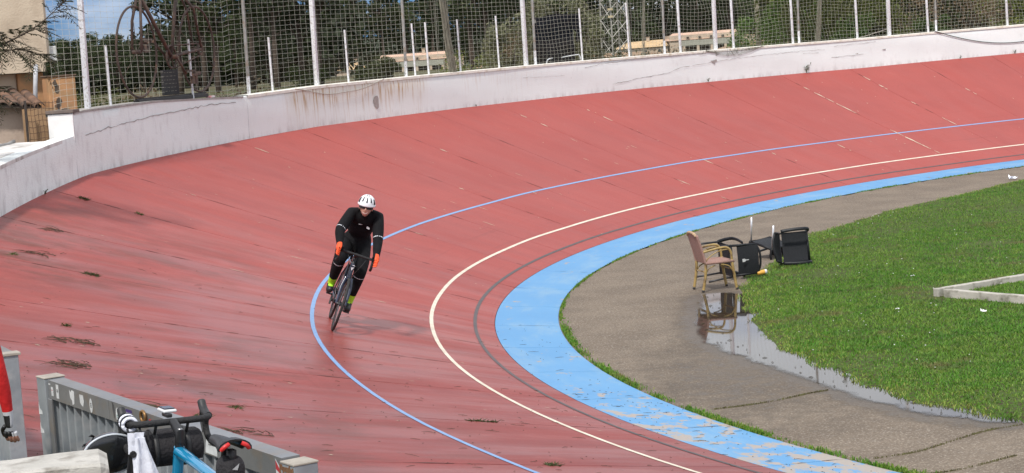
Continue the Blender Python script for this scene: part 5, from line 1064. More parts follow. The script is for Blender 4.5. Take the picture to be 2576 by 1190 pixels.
# ================================================================== BICYCLES AND PEOPLE
BLKPL = mat('black_bike_part', (.012, .012, .013), (.02, .02, .022), 20, .42); TYRE = mat('tyre_rubber', (.016, .016, .016), (.03, .028, .026), 30, .75, .2); STEEL = mat('bike_steel', (.45, .45, .46), (.35, .35, .36), 10, .3, metal=.9); TAPE = mat('bar_tape', (.011, .011, .012), (.018, .018, .019), 60, .7, .4, 120)
def bike(name, M, frame_m, label, group=None, bar_z=.955, crank=R(-18), steer=0.0, seat_z=.965, accent=None, fatr=.016, ht_z=.83):
    """x forward, y left, z up; the front wheel touches the ground at x = 0, the rear at x = -1"""
    B = empty(name, M, label, 'bicycle', group); RWH = .336
    def part(nm, m_, fn, par=B, smooth=True): mbx = MB(); fn(mbx); return mbx.build(nm, m_, par, angle=45 if smooth else None)
    for X in (0, -1.0):
        wl = part('wheel', TYRE, lambda q: q.torus((X, 0, RWH), RWH-fatr, fatr, 'Y', 64, 10))
        part('rim', BLKPL, lambda q: q.torus((X, 0, RWH), RWH-.05, .016, 'Y', 56, 8, fl=(1.5, .75)), wl)
        def sp(q):
            for k in range(24):
                a = k*2*math.pi/24; sg = 1 if k % 2 else -1; q.tube([(X+.018*math.cos(a+.6), sg*.025, RWH+.018*math.sin(a+.6)), (X+(RWH-.06)*math.cos(a), 0, RWH+(RWH-.06)*math.sin(a))], .0013, 4)
        part('spokes', STEEL, sp, wl); part('hub', BLKPL, lambda q: q.tube([(X, -.055, RWH), (X, -.03, RWH), (X, .03, RWH), (X, .055, RWH)], [.014, .024, .024, .014], 12), wl); part('disc_rotor', STEEL, lambda q: q.torus((X, .04, RWH), .068, .012, 'Y', 28, 4, fl=(1, .12)), wl)
    hb = Vector((-.135, 0, .655)); ht = Vector((-.185-(ht_z-.83)*.3, 0, ht_z)); bb = Vector((-.595, 0, .27)); st = Vector((-.77, 0, .80)); ra = Vector((-1.0, 0, RWH)); fa = Vector((0, 0, RWH))
    def fr(q):
        q.tube([hb, hb.lerp(ht, .5), ht], [.030, .027, .026], 14); q.tube([hb+Vector((-.01, 0, .02)), hb.lerp(bb, .5), bb], [.033, .034, .034], 14); q.tube([ht+Vector((-.01, 0, -.02)), st], [.027, .021], 12, flat=(1.25, .95)); q.tube([bb, st+Vector((-.02, 0, .06))], [.022, .018], 12); q.tube([bb-Vector((0, .05, 0)), bb+Vector((0, .05, 0))], .027, 14)
        for s_ in (-1, 1): q.tube([bb+Vector((-.03, s_*.03, 0)), (-.82, s_*.052, .31), ra+Vector((0, s_*.065, 0))], [.014, .012, .010], 8); q.tube([st+Vector((.0, s_*.012, -.07)), (-.86, s_*.045, .60), ra+Vector((0, s_*.065, 0))], [.011, .010, .009], 8)
    frm = part('frame', frame_m, fr)
    def fk(q):
        q.tube([hb+Vector((.003, -.045, -.02)), hb+Vector((.004, 0, -.008)), hb+Vector((.003, .045, -.02))], .022, 10)
        for s_ in (-1, 1): q.tube([hb+Vector((.002, s_*.03, 0)), (-.085, s_*.056, .54), (-.03, s_*.058, .42), fa+Vector((0, s_*.058, 0))], [.020, .016, .013, .010], 10, flat=(1.3, .8))
    part('fork', frame_m, fk)
    bx_ = -.115; bz = bar_z; S = Matrix.Translation((-.2, 0, 0)) @ Matrix.Rotation(steer, 4, 'Z') @ Matrix.Translation((.2, 0, 0))
    part('stem', BLKPL, lambda q: q.tube([S @ Vector((-.208, 0, bz-.085)), S @ Vector((-.216, 0, bz-.042)), S @ Vector((bx_-.01, 0, bz))], [.022, .025, .021], 12)); part('steerer', BLKPL, lambda q: q.tube([ht, Vector((-.210, 0, bz-.06))], .021, 12))
    def hbar(q):
        for s_ in (-1, 1): q.tube(smooth_pts([S @ Vector(p) for p in [(bx_, 0, bz), (bx_, s_*.09, bz), (bx_+.005, s_*.165, bz), (bx_+.03, s_*.197, bz+.002), (bx_+.075, s_*.205, bz-.006), (bx_+.098, s_*.207, bz-.045), (bx_+.085, s_*.21, bz-.095), (bx_+.03, s_*.214, bz-.125), (bx_-.05, s_*.217, bz-.13)]], 5), .0165, 10)
    hbp = part('handlebar', TAPE, hbar)
    for s_ in (-1, 1):
        part('brake_hood', RUBBER, lambda q: q.tube(smooth_pts([S @ Vector(p) for p in [(bx_+.04, s_*.202, bz+.004), (bx_+.09, s_*.205, bz+.012), (bx_+.125, s_*.206, bz+.035), (bx_+.145, s_*.206, bz+.068)]], 4), [.019]*4+[.021]*4+[.021]*4+[.016], 10), hbp)
        part('brake_lever', BLKPL, lambda q: q.tube(smooth_pts([S @ Vector(p) for p in [(bx_+.135, s_*.206, bz+.03), (bx_+.155, s_*.21, bz-.02), (bx_+.13, s_*.212, bz-.09)]], 4), .007, 6, flat=(1.6, .7)), hbp)
    part('seatpost', BLKPL, lambda q: q.tube([st, Vector((-.835, 0, seat_z-.04))], .0145, 12))
    rows = []
    for t in np.linspace(0, 1, 14):
        x = -.70-.27*t; wd = .018+.055*(t**1.6); zc = seat_z+.006*math.sin(t*3.2)+(.016 if t > .8 else 0); rows.append([(x, wd*math.sin(a)*1.0, zc-.028*(1-math.cos(a))*(.7+.6*t)) for a in np.linspace(-1.75, 1.75, 11)])
    mbx = MB(); mbx.slab(rows, .008); sad = mbx.build('saddle', BLKPL, B, smooth=True)
    if accent:
        for s_ in (-1, 1): part('saddle_accent', accent, lambda q: q.tube(smooth_pts([(-.972, s_*.030, seat_z+.004), (-.976, s_*.05, seat_z-.006), (-.965, s_*.066, seat_z-.022)], 4), .010, 8), sad)
    def ck(q):
        q.tube([bb+Vector((0, -.075, 0)), bb+Vector((.17*math.cos(crank+math.pi), -.082, .17*math.sin(crank+math.pi)))], [.014, .011], 8); q.tube([bb+Vector((0, .075, 0)), bb+Vector((.17*math.cos(crank), .082, .17*math.sin(crank)))], [.014, .011], 8)
    part('crank', BLKPL, ck); part('chainring', BLKPL, lambda q: (q.torus(tuple(bb+Vector((0, -.055, 0))), .09, .010, 'Y', 36, 6, fl=(1, .3)), q.tube([bb+Vector((0, -.05, 0)), bb+Vector((0, -.06, 0))], .06, 20)))
    for s_, aa_ in ((-1, crank+math.pi), (1, crank)): part('pedal', BLKPL, lambda q: q.box(tuple(bb+Vector((.17*math.cos(aa_), s_*.125, .17*math.sin(aa_)))), (.09, .075, .018), bev=.005))
    part('chain', STEEL, lambda q: (q.tube([bb+Vector((0, -.055, .09)), ra+Vector((0, -.055, .05))], .004, 5), q.tube([bb+Vector((0, -.055, -.09)), ra+Vector((.05, -.055, -.09))], .004, 5))); part('derailleur', BLKPL, lambda q: (q.tube([ra+Vector((0, -.06, -.02)), ra+Vector((.03, -.065, -.10)), ra+Vector((.05, -.065, -.16))], .012, 8), q.tube([ra+Vector((0, -.062, 0)), ra+Vector((0, -.035, 0))], .055, 16)))
    return B
NAVY = mat('navy_bike_paint', (.012, .018, .045), (.016, .022, .055), 6, .25, coat=.6); CYAN = mat('metallic_blue_paint', (.004, .23, .44), (.006, .27, .50), 4, .18, metal=.25, coat=.8)
_t, _n = frame_at(5.75); fwd = -_t; left = Vector((0, 0, 1)).cross(fwd); lean = R(22.6); upv = (Vector((0, 0, 1))*math.cos(lean)+left*math.sin(lean)).normalized(); lf = upv.cross(fwd).normalized()
# wheels stand on the banking: follow its slight fall along the riding direction
pF = sdv(5.75, 2.228, .0); pRr = sdv(6.75, 2.228, .0); fwd = (pF-pRr).normalized(); lf = upv.cross(fwd).normalized(); upv = fwd.cross(lf).normalized()
MR = basis(fwd, lf, upv, pF)
rb = bike('road_bicycle', MR, NAVY, 'dark navy road bicycle ridden round the banked bend', crank=R(-20))
WMARK = mat('white_mark', (.78, .79, .8), (.7, .7, .72), 9, .5)
mb = MB(); mb.add([(-.112, .022, .80), (-.112, -.018, .79), (-.110, .0, .755)], [(0, 1, 2)]); mb.add([(-.122, .030, .815), (-.121, .012, .825), (-.121, -.012, .822), (-.119, .0, .815)], [(0, 1, 2, 3)]); hb_ = [c_ for c_ in rb.children if c_.name.startswith('frame')][0]; mb.build('head_badge', WMARK, hb_)
mb = MB(); mb.tube([(-.40, 0, .40), (-.34, 0, .54)], .037, 14); mb.tube([(-.33, 0, .56), (-.325, 0, .575)], [.03, .018], 12); mb.build('water_bottle', mat('grey_bottle', (.25, .24, .22), (.18, .17, .16), 9, .4), rb, smooth=True)
for y0, z1 in ((.05, .80), (-.04, .78)):
    mb = MB(); mb.tube(smooth_pts([(-.07, y0*2.5, .93), (.0, y0*1.8, .86), (-.05, y0, z1-.04), (-.11, y0*.5, .69)], 5), .0035, 5); mb.build('brake_cable', RUBBER, rb)

def skin_body(name, nodes, edges, subs=2):
    me = bpy.data.meshes.new(name); keys = list(nodes); ix = {k: i for i, k in enumerate(keys)}
    me.from_pydata([nodes[k][0] for k in keys], [(ix[a], ix[b]) for a, b in edges], []); o = bpy.data.objects.new(name, me); C.objects.link(o)
    sk = o.modifiers.new('skin', 'SKIN'); sk.use_smooth_shade = True; sk.branch_smoothing = .35
    if not me.skin_vertices: me.skin_vertices.new()
    for i, k in enumerate(keys):
        r = nodes[k][1]; me.skin_vertices[0].data[i].radius = r if isinstance(r, tuple) else (r, r); me.skin_vertices[0].data[i].use_root = (i == 0)
    ss = o.modifiers.new('sub', 'SUBSURF'); ss.levels = subs; ss.render_levels = subs
    dg_ = bpy.context.evaluated_depsgraph_get(); ev = o.evaluated_get(dg_); m2 = bpy.data.meshes.new_from_object(ev); V = [tuple(v.co) for v in m2.vertices]; Fc = [tuple(p.vertices) for p in m2.polygons]
    bpy.data.objects.remove(o); bpy.data.meshes.remove(me); bpy.data.meshes.remove(m2); return V, Fc
KIT = mat('black_cycling_kit', (.0035, .0035, .0045), (.006, .006, .0075), 9, .85, .9, 11, spec=.25); NEON = mat('neon_ankle_band', (.42, .80, .03), (.36, .72, .03), 9, .6); ORANGE = mat('orange_glove', (.86, .10, .02), (.78, .09, .02), 9, .6); SKINM = mat('face_skin', (.60, .34, .25), (.54, .29, .21), 9, .5); REFL = mat('reflective_trim', (.7, .72, .76), (.6, .62, .66), 9, .4); SHOE = mat('black_shoe', (.010, .010, .011), (.02, .02, .02), 9, .45)
N = {'pelvis': ((-.80, -.01, 1.04), (.20, .16)), 'waist': ((-.70, -.02, 1.17), (.195, .155)), 'chest': ((-.57, -.03, 1.33), (.215, .165)), 'upper': ((-.475, -.035, 1.425), (.185, .145)), 'neck': ((-.40, -.045, 1.455), .075), 'head0': ((-.345, -.06, 1.49), .07)}
ED = [('pelvis', 'waist'), ('waist', 'chest'), ('chest', 'upper'), ('upper', 'neck'), ('neck', 'head0')]
for sd_, y, sh_, el, wr_, hd in (('r', -1, (-.445, -.195, 1.388), (-.20, -.285, 1.165), (-.005, -.235, 1.015), (.03, -.228, .995)), ('l', 1, (-.445, .135, 1.435), (-.235, .20, 1.185), (-.005, .225, 1.01), (.03, .222, .99))):
    N['sh'+sd_] = (sh_, .098); N['ua'+sd_] = (tuple(Vector(sh_).lerp(Vector(el), .5)), .078); N['el'+sd_] = (el, .066); N['fa'+sd_] = (tuple(Vector(el).lerp(Vector(wr_), .45)), .057); N['wr'+sd_] = (wr_, .042); N['hd'+sd_] = (hd, (.050, .056)); N['hk'+sd_] = ((hd[0]+.035, hd[1]+y*.004, hd[2]-.045), (.040, .046))
    ED += [('upper', 'sh'+sd_), ('sh'+sd_, 'ua'+sd_), ('ua'+sd_, 'el'+sd_), ('el'+sd_, 'fa'+sd_), ('fa'+sd_, 'wr'+sd_), ('wr'+sd_, 'hd'+sd_), ('hd'+sd_, 'hk'+sd_)]
for sd_, hip, kn, an, toe in (('r', (-.78, -.10, .985), (-.44, -.155, .815), (-.775, -.135, .445), (-.665, -.135, .36)), ('l', (-.78, .09, .985), (-.375, .13, .735), (-.50, .122, .315), (-.375, .125, .235))):
    hip, kn, an, toe = map(Vector, (hip, kn, an, toe)); heel = an+(an-kn).normalized()*.055+Vector((-.035, 0, 0))
    N['hp'+sd_] = (tuple(hip), .135); N['th'+sd_] = (tuple(hip.lerp(kn, .45)), .118); N['kn'+sd_] = (tuple(kn), .082); N['ca'+sd_] = (tuple(kn.lerp(an, .35)+Vector((-.015, 0, 0))), .076); N['an'+sd_] = (tuple(an), .047); N['ft'+sd_] = (tuple(an.lerp(toe, .45)+Vector((0, 0, -.02))), (.056, .048)); N['to'+sd_] = (tuple(toe), (.050, .038))
    ED += [('pelvis', 'hp'+sd_), ('hp'+sd_, 'th'+sd_), ('th'+sd_, 'kn'+sd_), ('kn'+sd_, 'ca'+sd_), ('ca'+sd_, 'an'+sd_), ('an'+sd_, 'ft'+sd_), ('ft'+sd_, 'to'+sd_)]
V, Fc = skin_body('body', N, ED, 2)
mb = MB(); mb.add(V, Fc)
# fingers close round the hoods: rooted in the palm, part of the same mesh
for sd_, y in (('r', -1), ('l', 1)):
    h = Vector(N['hd'+sd_][0])
    for k in range(4):
        p0 = h+Vector((.048+.004*k, y*(.012), .004-.020*k)); L = (.052, .058, .055, .045)[k]
        mb.tube(smooth_pts([p0, p0+Vector((.025, y*.016, -.004)), p0+Vector((.035, y*.002, -.022)), p0+Vector((.022, -y*.022, -.026))], 3), [.0105]*6+[.010, .0095, .009, .008], 8)
    p0 = h+Vector((.0, -y*.014, .010)); mb.tube(smooth_pts([p0, p0+Vector((.022, -y*.020, .012)), p0+Vector((.045, -y*.022, .004))], 3), [.012]*3+[.011]*3+[.009], 8)
def lin(a, bq, p):
    a = Vector(a); bq = Vector(bq); d = bq-a; t = (Vector(p)-a).dot(d)/d.dot(d); return t, (Vector(p)-(a+d*t)).length
mi = []
for f_ in mb.f:
    c_ = sum((Vector(mb.v[i]) for i in f_), Vector())/len(f_); m_ = 0
    for sd_, y in (('r', -1), ('l', 1)):
        t, d = lin(N['ca'+sd_][0], N['an'+sd_][0], c_)
        if .58 < t < .93 and d < .07: m_ = 1
        if (c_-Vector(N['hd'+sd_][0])).length < .15 and c_.x > .002: m_ = 2 if (c_.y-N['hd'+sd_][0][1])*y > -.012 else 0
        t3, d3 = lin(N['ua'+sd_][0], N['el'+sd_][0], c_)
        t4, d4 = lin(N['an'+sd_][0], N['to'+sd_][0], c_)
        if t4 > .02 and d4 < .085 and m_ == 0 and c_.z < .46: m_ = 3
    mi.append(m_)
mb.m = mi
pr_ = empty('person', MR, 'cyclist in black kit, white helmet and orange gloves riding the bend', 'person')
mb.build('body', [KIT, NEON, ORANGE, SHOE], pr_, smooth=True)
# reflective hems above the elbows and below the knees
for sd_ in 'rl':
    for a, bq, t, rr in (('ua', 'el', .80, .064), ('kn', 'ca', .35, .070)):
        A, Bq = Vector(N[a+sd_][0]), Vector(N[bq+sd_][0]); d = (Bq-A).normalized(); c_ = A.lerp(Bq, t)
        if a == 'kn': c_ += Vector((.006, 0, 0))
        mb = MB(); hw_ = .005 if a == 'ua' else .003; mb.tube([c_-d*hw_, c_+d*hw_], rr, 18, cap=False); mb.tube([c_+d*hw_, c_-d*hw_], rr-.006, 18, cap=False); mb.build('sleeve_hem' if a == 'ua' else 'knee_hem', REFL, pr_, smooth=True)
# watch, chest print
cw = Vector(N['wrl'][0]); mb = MB(); mb.tube([cw+Vector((-.018, 0, .014)), cw+Vector((.012, 0, -.01))], .039, 14); mb.build('watch_strap', mat('grey_strap', (.16, .15, .13), (.1, .1, .09), 9, .6), pr_, smooth=True)
# head: jaw, nose, brow, ears
HM = Matrix.Translation((-.30, -.062, 1.53)) @ Matrix.Rotation(R(5), 4, 'Y') @ Matrix.Rotation(R(8), 4, 'X') @ Matrix.Rotation(R(-4), 4, 'Z')
def headfn(q):
    x, y, z = q; 
    if z < -.1: s_ = 1+.34*(z+.1); y *= s_; x = x*(1+.10*(z+.1)) + (.08 if x > 0 else -.04)*(-z-.1)
    if x > .75 and abs(y) < .25 and -.35 < z < .12: x += .20*(1-abs(y)/.25)*(1-abs(z+.14)/.26 if abs(z+.14) < .26 else 0)
    if x > .6 and abs(y) > .12 and abs(y) < .5 and .02 < z < .22: x -= .07
    return Vector((x, y, z))
mb = MB(); mb.ell((0, 0, 0), (.098, .076, .118), nu=40, nv=30, fn=headfn, M=HM)
for y in (-1, 1): mb.ell((-.005, y*.078, -.01), (.022, .010, .033), M=HM, nu=10, nv=8)
hd = mb.build('head', SKINM, pr_, smooth=True)
mb = MB(); mb.tube(smooth_pts([HM @ Vector(p) for p in [(.083, -.033, -.052), (.096, -.015, -.063), (.099, 0, -.066), (.096, .015, -.063), (.083, .033, -.052)]], 4), [.0035]*16+[.003], 8, flat=(1, .8)); mb.build('smile', mat('teeth', (.55, .48, .42), (.5, .42, .38), 9, .4), hd, smooth=True)
mb = MB()
for zz_, rr in ((-.058, .0035), (-.074, .005)): mb.tube(smooth_pts([HM @ Vector(p) for p in [(.080, -.036, zz_+.010), (.098, 0, zz_-.004), (.080, .036, zz_+.010)]], 5), rr, 8)
mb.build('lips', mat('lip', (.36, .13, .11), (.32, .11, .10), 9, .5), hd, smooth=True)
gl = [[tuple(HM @ Vector((.098*math.cos(a)+.008-.025*abs(math.sin(a))*0, .092*math.sin(a), z))) for a in np.linspace(-1.2, 1.2, 15)] for z in (.042, .03, .008, -.012)]
mb = MB(); mb.slab(gl, .004); sg_ = mb.build('sunglasses', mat('dark_lens', (.008, .007, .009), (.02, .012, .012), 6, .12), pr_, smooth=True)
# helmet: shell with rim, ribs and dark vents
HELM = mat('white_helmet_shell', (.80, .82, .85), (.76, .78, .81), 6, .3, coat=.3)
def helfn(q):
    x, y, z = q
    if z < -.02: z = -.02+(z+.02)*.25
    return Vector((x*(1.0 if x > 0 else 1.06), y, z))
mb = MB(); mb.ell((-.008, 0, .035), (.128, .106, .118), nu=44, nv=26, fn=helfn, M=HM); he = mb.build('helmet', HELM, pr_, smooth=True)
mb = MB(); mb.torus((-.010, 0, .032), .116, .013, 'Z', 44, 8, M=HM @ Matrix.Diagonal((1.04, .88, 1.0, 1)), fl=(.8, 1.3)); mb.build('helmet_rim', HELM, he, smooth=True)
VENT = mat('helmet_vent', (.01, .01, .012), (.016, .016, .018), 9, .7)
def on_h(az, el, k=1.012): return HM @ Vector((-.008+.128*k*math.cos(el)*math.cos(az), .106*k*math.cos(el)*math.sin(az), .035+.118*k*math.sin(el)))
for az, w_, e0, e1 in ((0, .085, R(18), R(50)), (R(31), .075, R(20), R(50)), (R(-31), .075, R(20), R(50)), (R(62), .11, R(9), R(40)), (R(-62), .11, R(9), R(40)), (R(16), .04, R(62), R(80)), (R(-16), .04, R(62), R(80))):
    mb = MB(); rows = [[on_h(az+s_*w_*(1-.45*((e-e0)/(e1-e0))), e) for s_ in (-1, -.3, .3, 1)] for e in np.linspace(e0, e1, 6)]; mb.slab(rows, .006); mb.build('vent', VENT, he, smooth=True)
# small chest prints
def proj_body(pts, nm, m_):
    bo = [c_ for c_ in pr_.children if c_.name.startswith('body')][0]; Vb = np.array([v.co[:] for v in bo.data.vertices])
    out = []
    for y, z in pts:
        d = np.hypot(Vb[:, 1]-y, Vb[:, 2]-z); k = np.where(d < .05)[0]; out.append((float(Vb[k, 0].max())+.004, y, z))
    mbx = MB(); mbx.add(out, [tuple(range(len(out)))]); return mbx.build(nm, m_, pr_)
proj_body([(.045+.017*math.cos(a), 1.285+.017*math.sin(a)) for a in np.linspace(0, 5.8, 10)], 'chest_emblem', REFL); proj_body([(-.075, 1.29), (-.03, 1.297), (-.03, 1.304), (-.075, 1.298)], 'chest_wordmark', REFL)

# ---- second person, only a forearm and glove reach into the frame
RED_S = mat('red_sleeve', (.62, .012, .012), (.52, .010, .012), 9, .7, .3, 30); GLW = mat('white_glove_back', (.62, .63, .66), (.5, .5, .53), 9, .6); HSK = mat('hand_skin', (.52, .27, .20), (.44, .22, .16), 9, .5)
N2 = {'pelvis': ((-.05, 0, .95), (.16, .11)), 'waist': ((-.05, 0, 1.10), (.15, .105)), 'chest': ((-.05, 0, 1.32), (.17, .115)), 'upper': ((-.05, 0, 1.43), (.14, .09)), 'neck': ((-.05, .02, 1.52), .055), 'head0': ((-.05, .03, 1.60), .075), 'head1': ((-.05, .03, 1.70), .085),
      'shl': ((.16, 0, 1.42), .07), 'ual': ((.23, .02, 1.26), .055), 'ell': ((.262, .02, 1.10), .047), 'fal': ((.275, .05, .97), .043), 'wrl': ((.280, .08, .815), .030), 'hdl': ((.278, .09, .745), (.040, .024)),
      'shr': ((-.26, 0, 1.42), .07), 'elr': ((-.36, .02, 1.10), .047), 'wrr': ((-.38, .08, .84), .03), 'hdr': ((-.38, .09, .77), (.04, .024))}
E2 = [('pelvis', 'waist'), ('waist', 'chest'), ('chest', 'upper'), ('upper', 'neck'), ('neck', 'head0'), ('head0', 'head1'), ('upper', 'shl'), ('shl', 'ual'), ('ual', 'ell'), ('ell', 'fal'), ('fal', 'wrl'), ('wrl', 'hdl'), ('upper', 'shr'), ('shr', 'elr'), ('elr', 'wrr'), ('wrr', 'hdr')]
for s_, x in (('l', .05), ('r', -.15)):
    N2['hp'+s_] = ((x, 0, .90), .09); N2['kn'+s_] = ((x, .02, .50), .06); N2['an'+s_] = ((x, -.01, .09), .04); N2['to'+s_] = ((x, .15, .035), (.045, .03)); E2 += [('pelvis', 'hp'+s_), ('hp'+s_, 'kn'+s_), ('kn'+s_, 'an'+s_), ('an'+s_, 'to'+s_)]
V, Fc = skin_body('body', N2, E2, 2); mb = MB(); mb.add(V, Fc); nb = len(mb.f); H0 = Vector(N2['hdl'][0])
for k in range(4):
    p0 = H0+Vector((-.028+.019*k, .004, -.022)); L = (.058, .068, .072, .066)[k]; mb.tube(smooth_pts([p0, p0+Vector((.003, .012, -L*.55)), p0+Vector((.004, .034, -L*.85)), p0+Vector((.0, .048, -L*.72))], 3), [.0105]*6+[.0095, .009, .0085, .0075], 8)
p0 = H0+Vector((-.030, .018, .01)); mb.tube(smooth_pts([p0, p0+Vector((-.022, .022, -.030)), p0+Vector((-.014, .035, -.065))], 3), [.0125]*3+[.011]*3+[.009], 8)
mi = []
for i, f_ in enumerate(mb.f):
    c_ = sum((Vector(mb.v[q]) for q in f_), Vector())/len(f_); m_ = 0
    if c_.z < .93 and abs(c_.x+.05) < .22: m_ = 1
    if c_.z > 1.50 and abs(c_.x+.05) < .16: m_ = 2
    if c_.x > .2 and c_.z < .835: m_ = 3 if c_.x < .292 else 4
    if c_.x > .2 and c_.z < .692: m_ = 2
    if c_.x > .2 and .825 < c_.z < .845: m_ = 4
    if c_.x < -.3 and c_.z < .85: m_ = 3
    mi.append(m_)
mb.m = mi; rp = empty('person', Matrix.Translation((-3.19, 10.96, 1.165)), 'person in a red long sleeve whose gloved hand shows at the left edge', 'person'); mb.build('body', [RED_S, KIT, HSK, SHOE, GLW], rp, smooth=True)

# ================================================================== GATE, BARRIER AND PARKED BICYCLE
GAL = mat('galvanised_sheet', (.34, .37, .39), (.24, .265, .285), 5, .45, .12, 20, metal=.25, c3=(.36, .37, .38), s3=11)
GALR = mat('galvanised_rail', (.24, .245, .25), (.19, .195, .20), 4, .38, .1, 20, metal=.3, c3=(.22, .2, .18), s3=9); RUSTY = mat('rust_streak', (.16, .07, .03), (.22, .12, .06), 14, .9)
gA = Vector((-2.90, 11.99, 1.13)); gB = Vector((-1.06, 9.26, 1.06)); gd = (gB-gA); gL = gd.length; gd = gd.normalized(); gn = Vector((gd.y, -gd.x, 0)).normalized()      # gn faces the camera side
if gn.y > 0: gn = -gn
gup = Vector((0, 0, 1)); gx = Vector((gd.x, gd.y, 0)).normalized()
gt = empty('steel_gate', basis(gx, -gn, gup, gA), 'galvanised steel gate with vertical ribbed infill and stickers', 'gate'); slope = (gB.z-gA.z)/gL
GH = .93
def gbox(nm, x0, x1, y0, y1, z0, z1, m_, par=gt, bev=.004):
    mbx = MB(); mbx.box(((x0+x1)/2, (y0+y1)/2, (z0+z1)/2+slope*(x0+x1)/2), (x1-x0, y1-y0, z1-z0), bev=bev); return mbx.build(nm, m_, par)
gbox('post', -.03, .105, -.06, .07, -.15, GH-.012, GAL); gbox('post_cap', -.034, .109, -.064, .074, GH-.012, GH-.002, mat('worn_cap', (.42, .38, .32), (.30, .27, .23), 9, .7))
gbox('post', gL-.12, gL+.01, -.06, .07, -.15, GH-.03, GAL); gbox('post_cap', gL-.126, gL+.014, -.064, .074, GH-.03, GH-.018, MATS['worn_cap'])
mb = MB()
for k in range(9): x = gL-.13+k*.016; mb.box((x, -.0615, GH-.045-random.uniform(0, .02)+slope*gL), (.012, .002, random.uniform(.012, .05)))
mb.build('rust_stain', RUSTY, gt)
cut = [.12, 1.05, 1.98, gL-.14]
for a, e in zip(cut[:-1], cut[1:]):
    mb = MB(); n_ = 6
    mb.add([(a+.002, -.045, GH-.125+slope*a), (e-.002, -.045, GH-.125+slope*e), (e-.002, -.045, GH-.012+slope*e), (a+.002, -.045, GH-.012+slope*a), (a+.002, .055, GH-.125+slope*a), (e-.002, .055, GH-.125+slope*e), (e-.002, .055, GH-.012+slope*e), (a+.002, .055, GH-.012+slope*a)], [(0, 1, 2, 3), (7, 6, 5, 4), (3, 2, 6, 7), (0, 4, 5, 1), (0, 3, 7, 4), (1, 5, 6, 2)]); mb.build('top_rail', GALR, gt)
gbox('bottom_rail', .12, gL-.14, -.03, .03, -.02, .06, GALR)
x = .125; k = 0; GBACK = .046
while x < gL-.145:
    x1 = min(x+.118, gL-.142); mb = MB(); zt = GH-.11; zs = lambda q: slope*q
    # saw-tooth rib: proud at its left edge, then falling back towards the next one
    P = [(x, -.034), (x+.020, -.034), (x+.026, -.002), (x1, GBACK)]
    rows = [[(q[0], q[1], .05+zs(q[0])) for q in P], [(q[0], q[1], zt+zs(q[0])) for q in P]]; mb.grid(rows); rows = [[(q[0], q[1]+.004, .05+zs(q[0])) for q in reversed(P)], [(q[0], q[1]+.004, zt+zs(q[0])) for q in reversed(P)]]; mb.grid(rows); mb.add([(x1, GBACK, .05+zs(x1)), (x1+.001, -.034, .05+zs(x1)), (x1+.001, -.034, zt+zs(x1)), (x1, GBACK, zt+zs(x1))], [(0, 1, 2, 3)])
    mb.build('slat', GAL, gt); x = x1; k += 1
gbox('stile', .105, .165, -.052, -.036, .0, GH-.127, GALR)
# stickers on the rail (x along the gate, size, shape)
SW = mat('sticker_white', (.66, .68, .68), (.52, .54, .54), 30, .5); SP = mat('sticker_purple', (.06, .03, .16), (.05, .025, .13), 9, .5); SLV = mat('sticker_lilac', (.52, .48, .62), (.45, .42, .55), 9, .5); SK = mat('sticker_ink', (.05, .05, .05), (.09, .09, .09), 9, .6); SRD = mat('sticker_red', (.50, .04, .05), (.42, .04, .05), 9, .5); SGN = mat('sticker_teal', (.10, .25, .22), (.08, .2, .18), 9, .5)
def stick(nm, x, z, shape, m_, y=-.0465, par=gt): mbx = MB(); mbx.add([(x+a, y, z+q+slope*x) for a, q in shape], [tuple(range(len(shape)))]); return mbx.build(nm, m_, par)
rect = lambda w_, h_: [(-w_/2, -h_/2), (w_/2, -h_/2), (w_/2, h_/2), (-w_/2, h_/2)]; oval = lambda w_, h_: [(w_/2*math.cos(a), h_/2*math.sin(a)) for a in np.linspace(0, 2*math.pi, 17)[:-1]]
zc = GH-.07
def ink(par, x, z, w_, rows_=2, m_=SK):
    mbx = MB()
    for r_ in range(rows_):
        xx = -w_/2
        while xx < w_/2-.006: L = random.uniform(.005, .012); mbx.add([(x+xx+a, -.0478, z-.010*r_+q+slope*x) for a, q in ((0, 0), (L, 0), (L, .006), (0, .006))], [(0, 1, 2, 3)]); xx += L+.004
    mbx.build('sticker_print', m_, par)
a = stick('sticker', .185, zc-.005, rect(.035, .055), SW); ink(a, .185, zc, .02, 1, SRD); a = stick('sticker', .27, zc+.005, rect(.042, .085), SW); ink(a, .27, zc+.012, .022, 2); stick('sticker', .115+.03, zc+.035, rect(.03, .010), SW)
stick('sticker', .50, zc, [(-.04, .045), (-.02, .03), (.0, .045), (.04, .04), (.035, .0), (.03, -.035), (.0, -.045), (-.005, -.02), (-.03, -.005)], SW); stick('sticker', .645, zc, [(-.03, .035), (.03, .035), (.035, .0), (.02, -.035), (.0, -.03), (-.025, -.015)], SW)
a = stick('sticker', .785, zc-.01, oval(.045, .085), SW); ink(a, .785, zc, .02, 3); stick('sticker', 1.115, zc+.01, [(-.012, .05), (.012, .03), (.016, -.02), (.006, -.05), (-.012, 0)], SK); a = stick('sticker', 1.175, zc-.01, oval(.055, .085), SW); ink(a, 1.175, zc-.015, .03, 2, SGN); stick('sticker', 1.235, zc-.01, oval(.055, .08), SK)
a = stick('sticker', 1.335, zc-.005, rect(.085, .095), SP); stick('sticker_panel', 1.335, zc+.012, rect(.080, .028), SLV, -.0475, a); stick('sticker_panel', 1.345, zc-.030, rect(.034, .028), SLV, -.0475, a)
a = stick('sticker', 2.37, zc-.01, [(-.07, -.035), (.07, -.04), (.07, .05), (-.045, .045), (-.06, .01)], SW); ink(a, 2.39, zc+.01, .09, 2); a = stick('sticker', 1.62, zc+.01, rect(.03, .04), SRD)
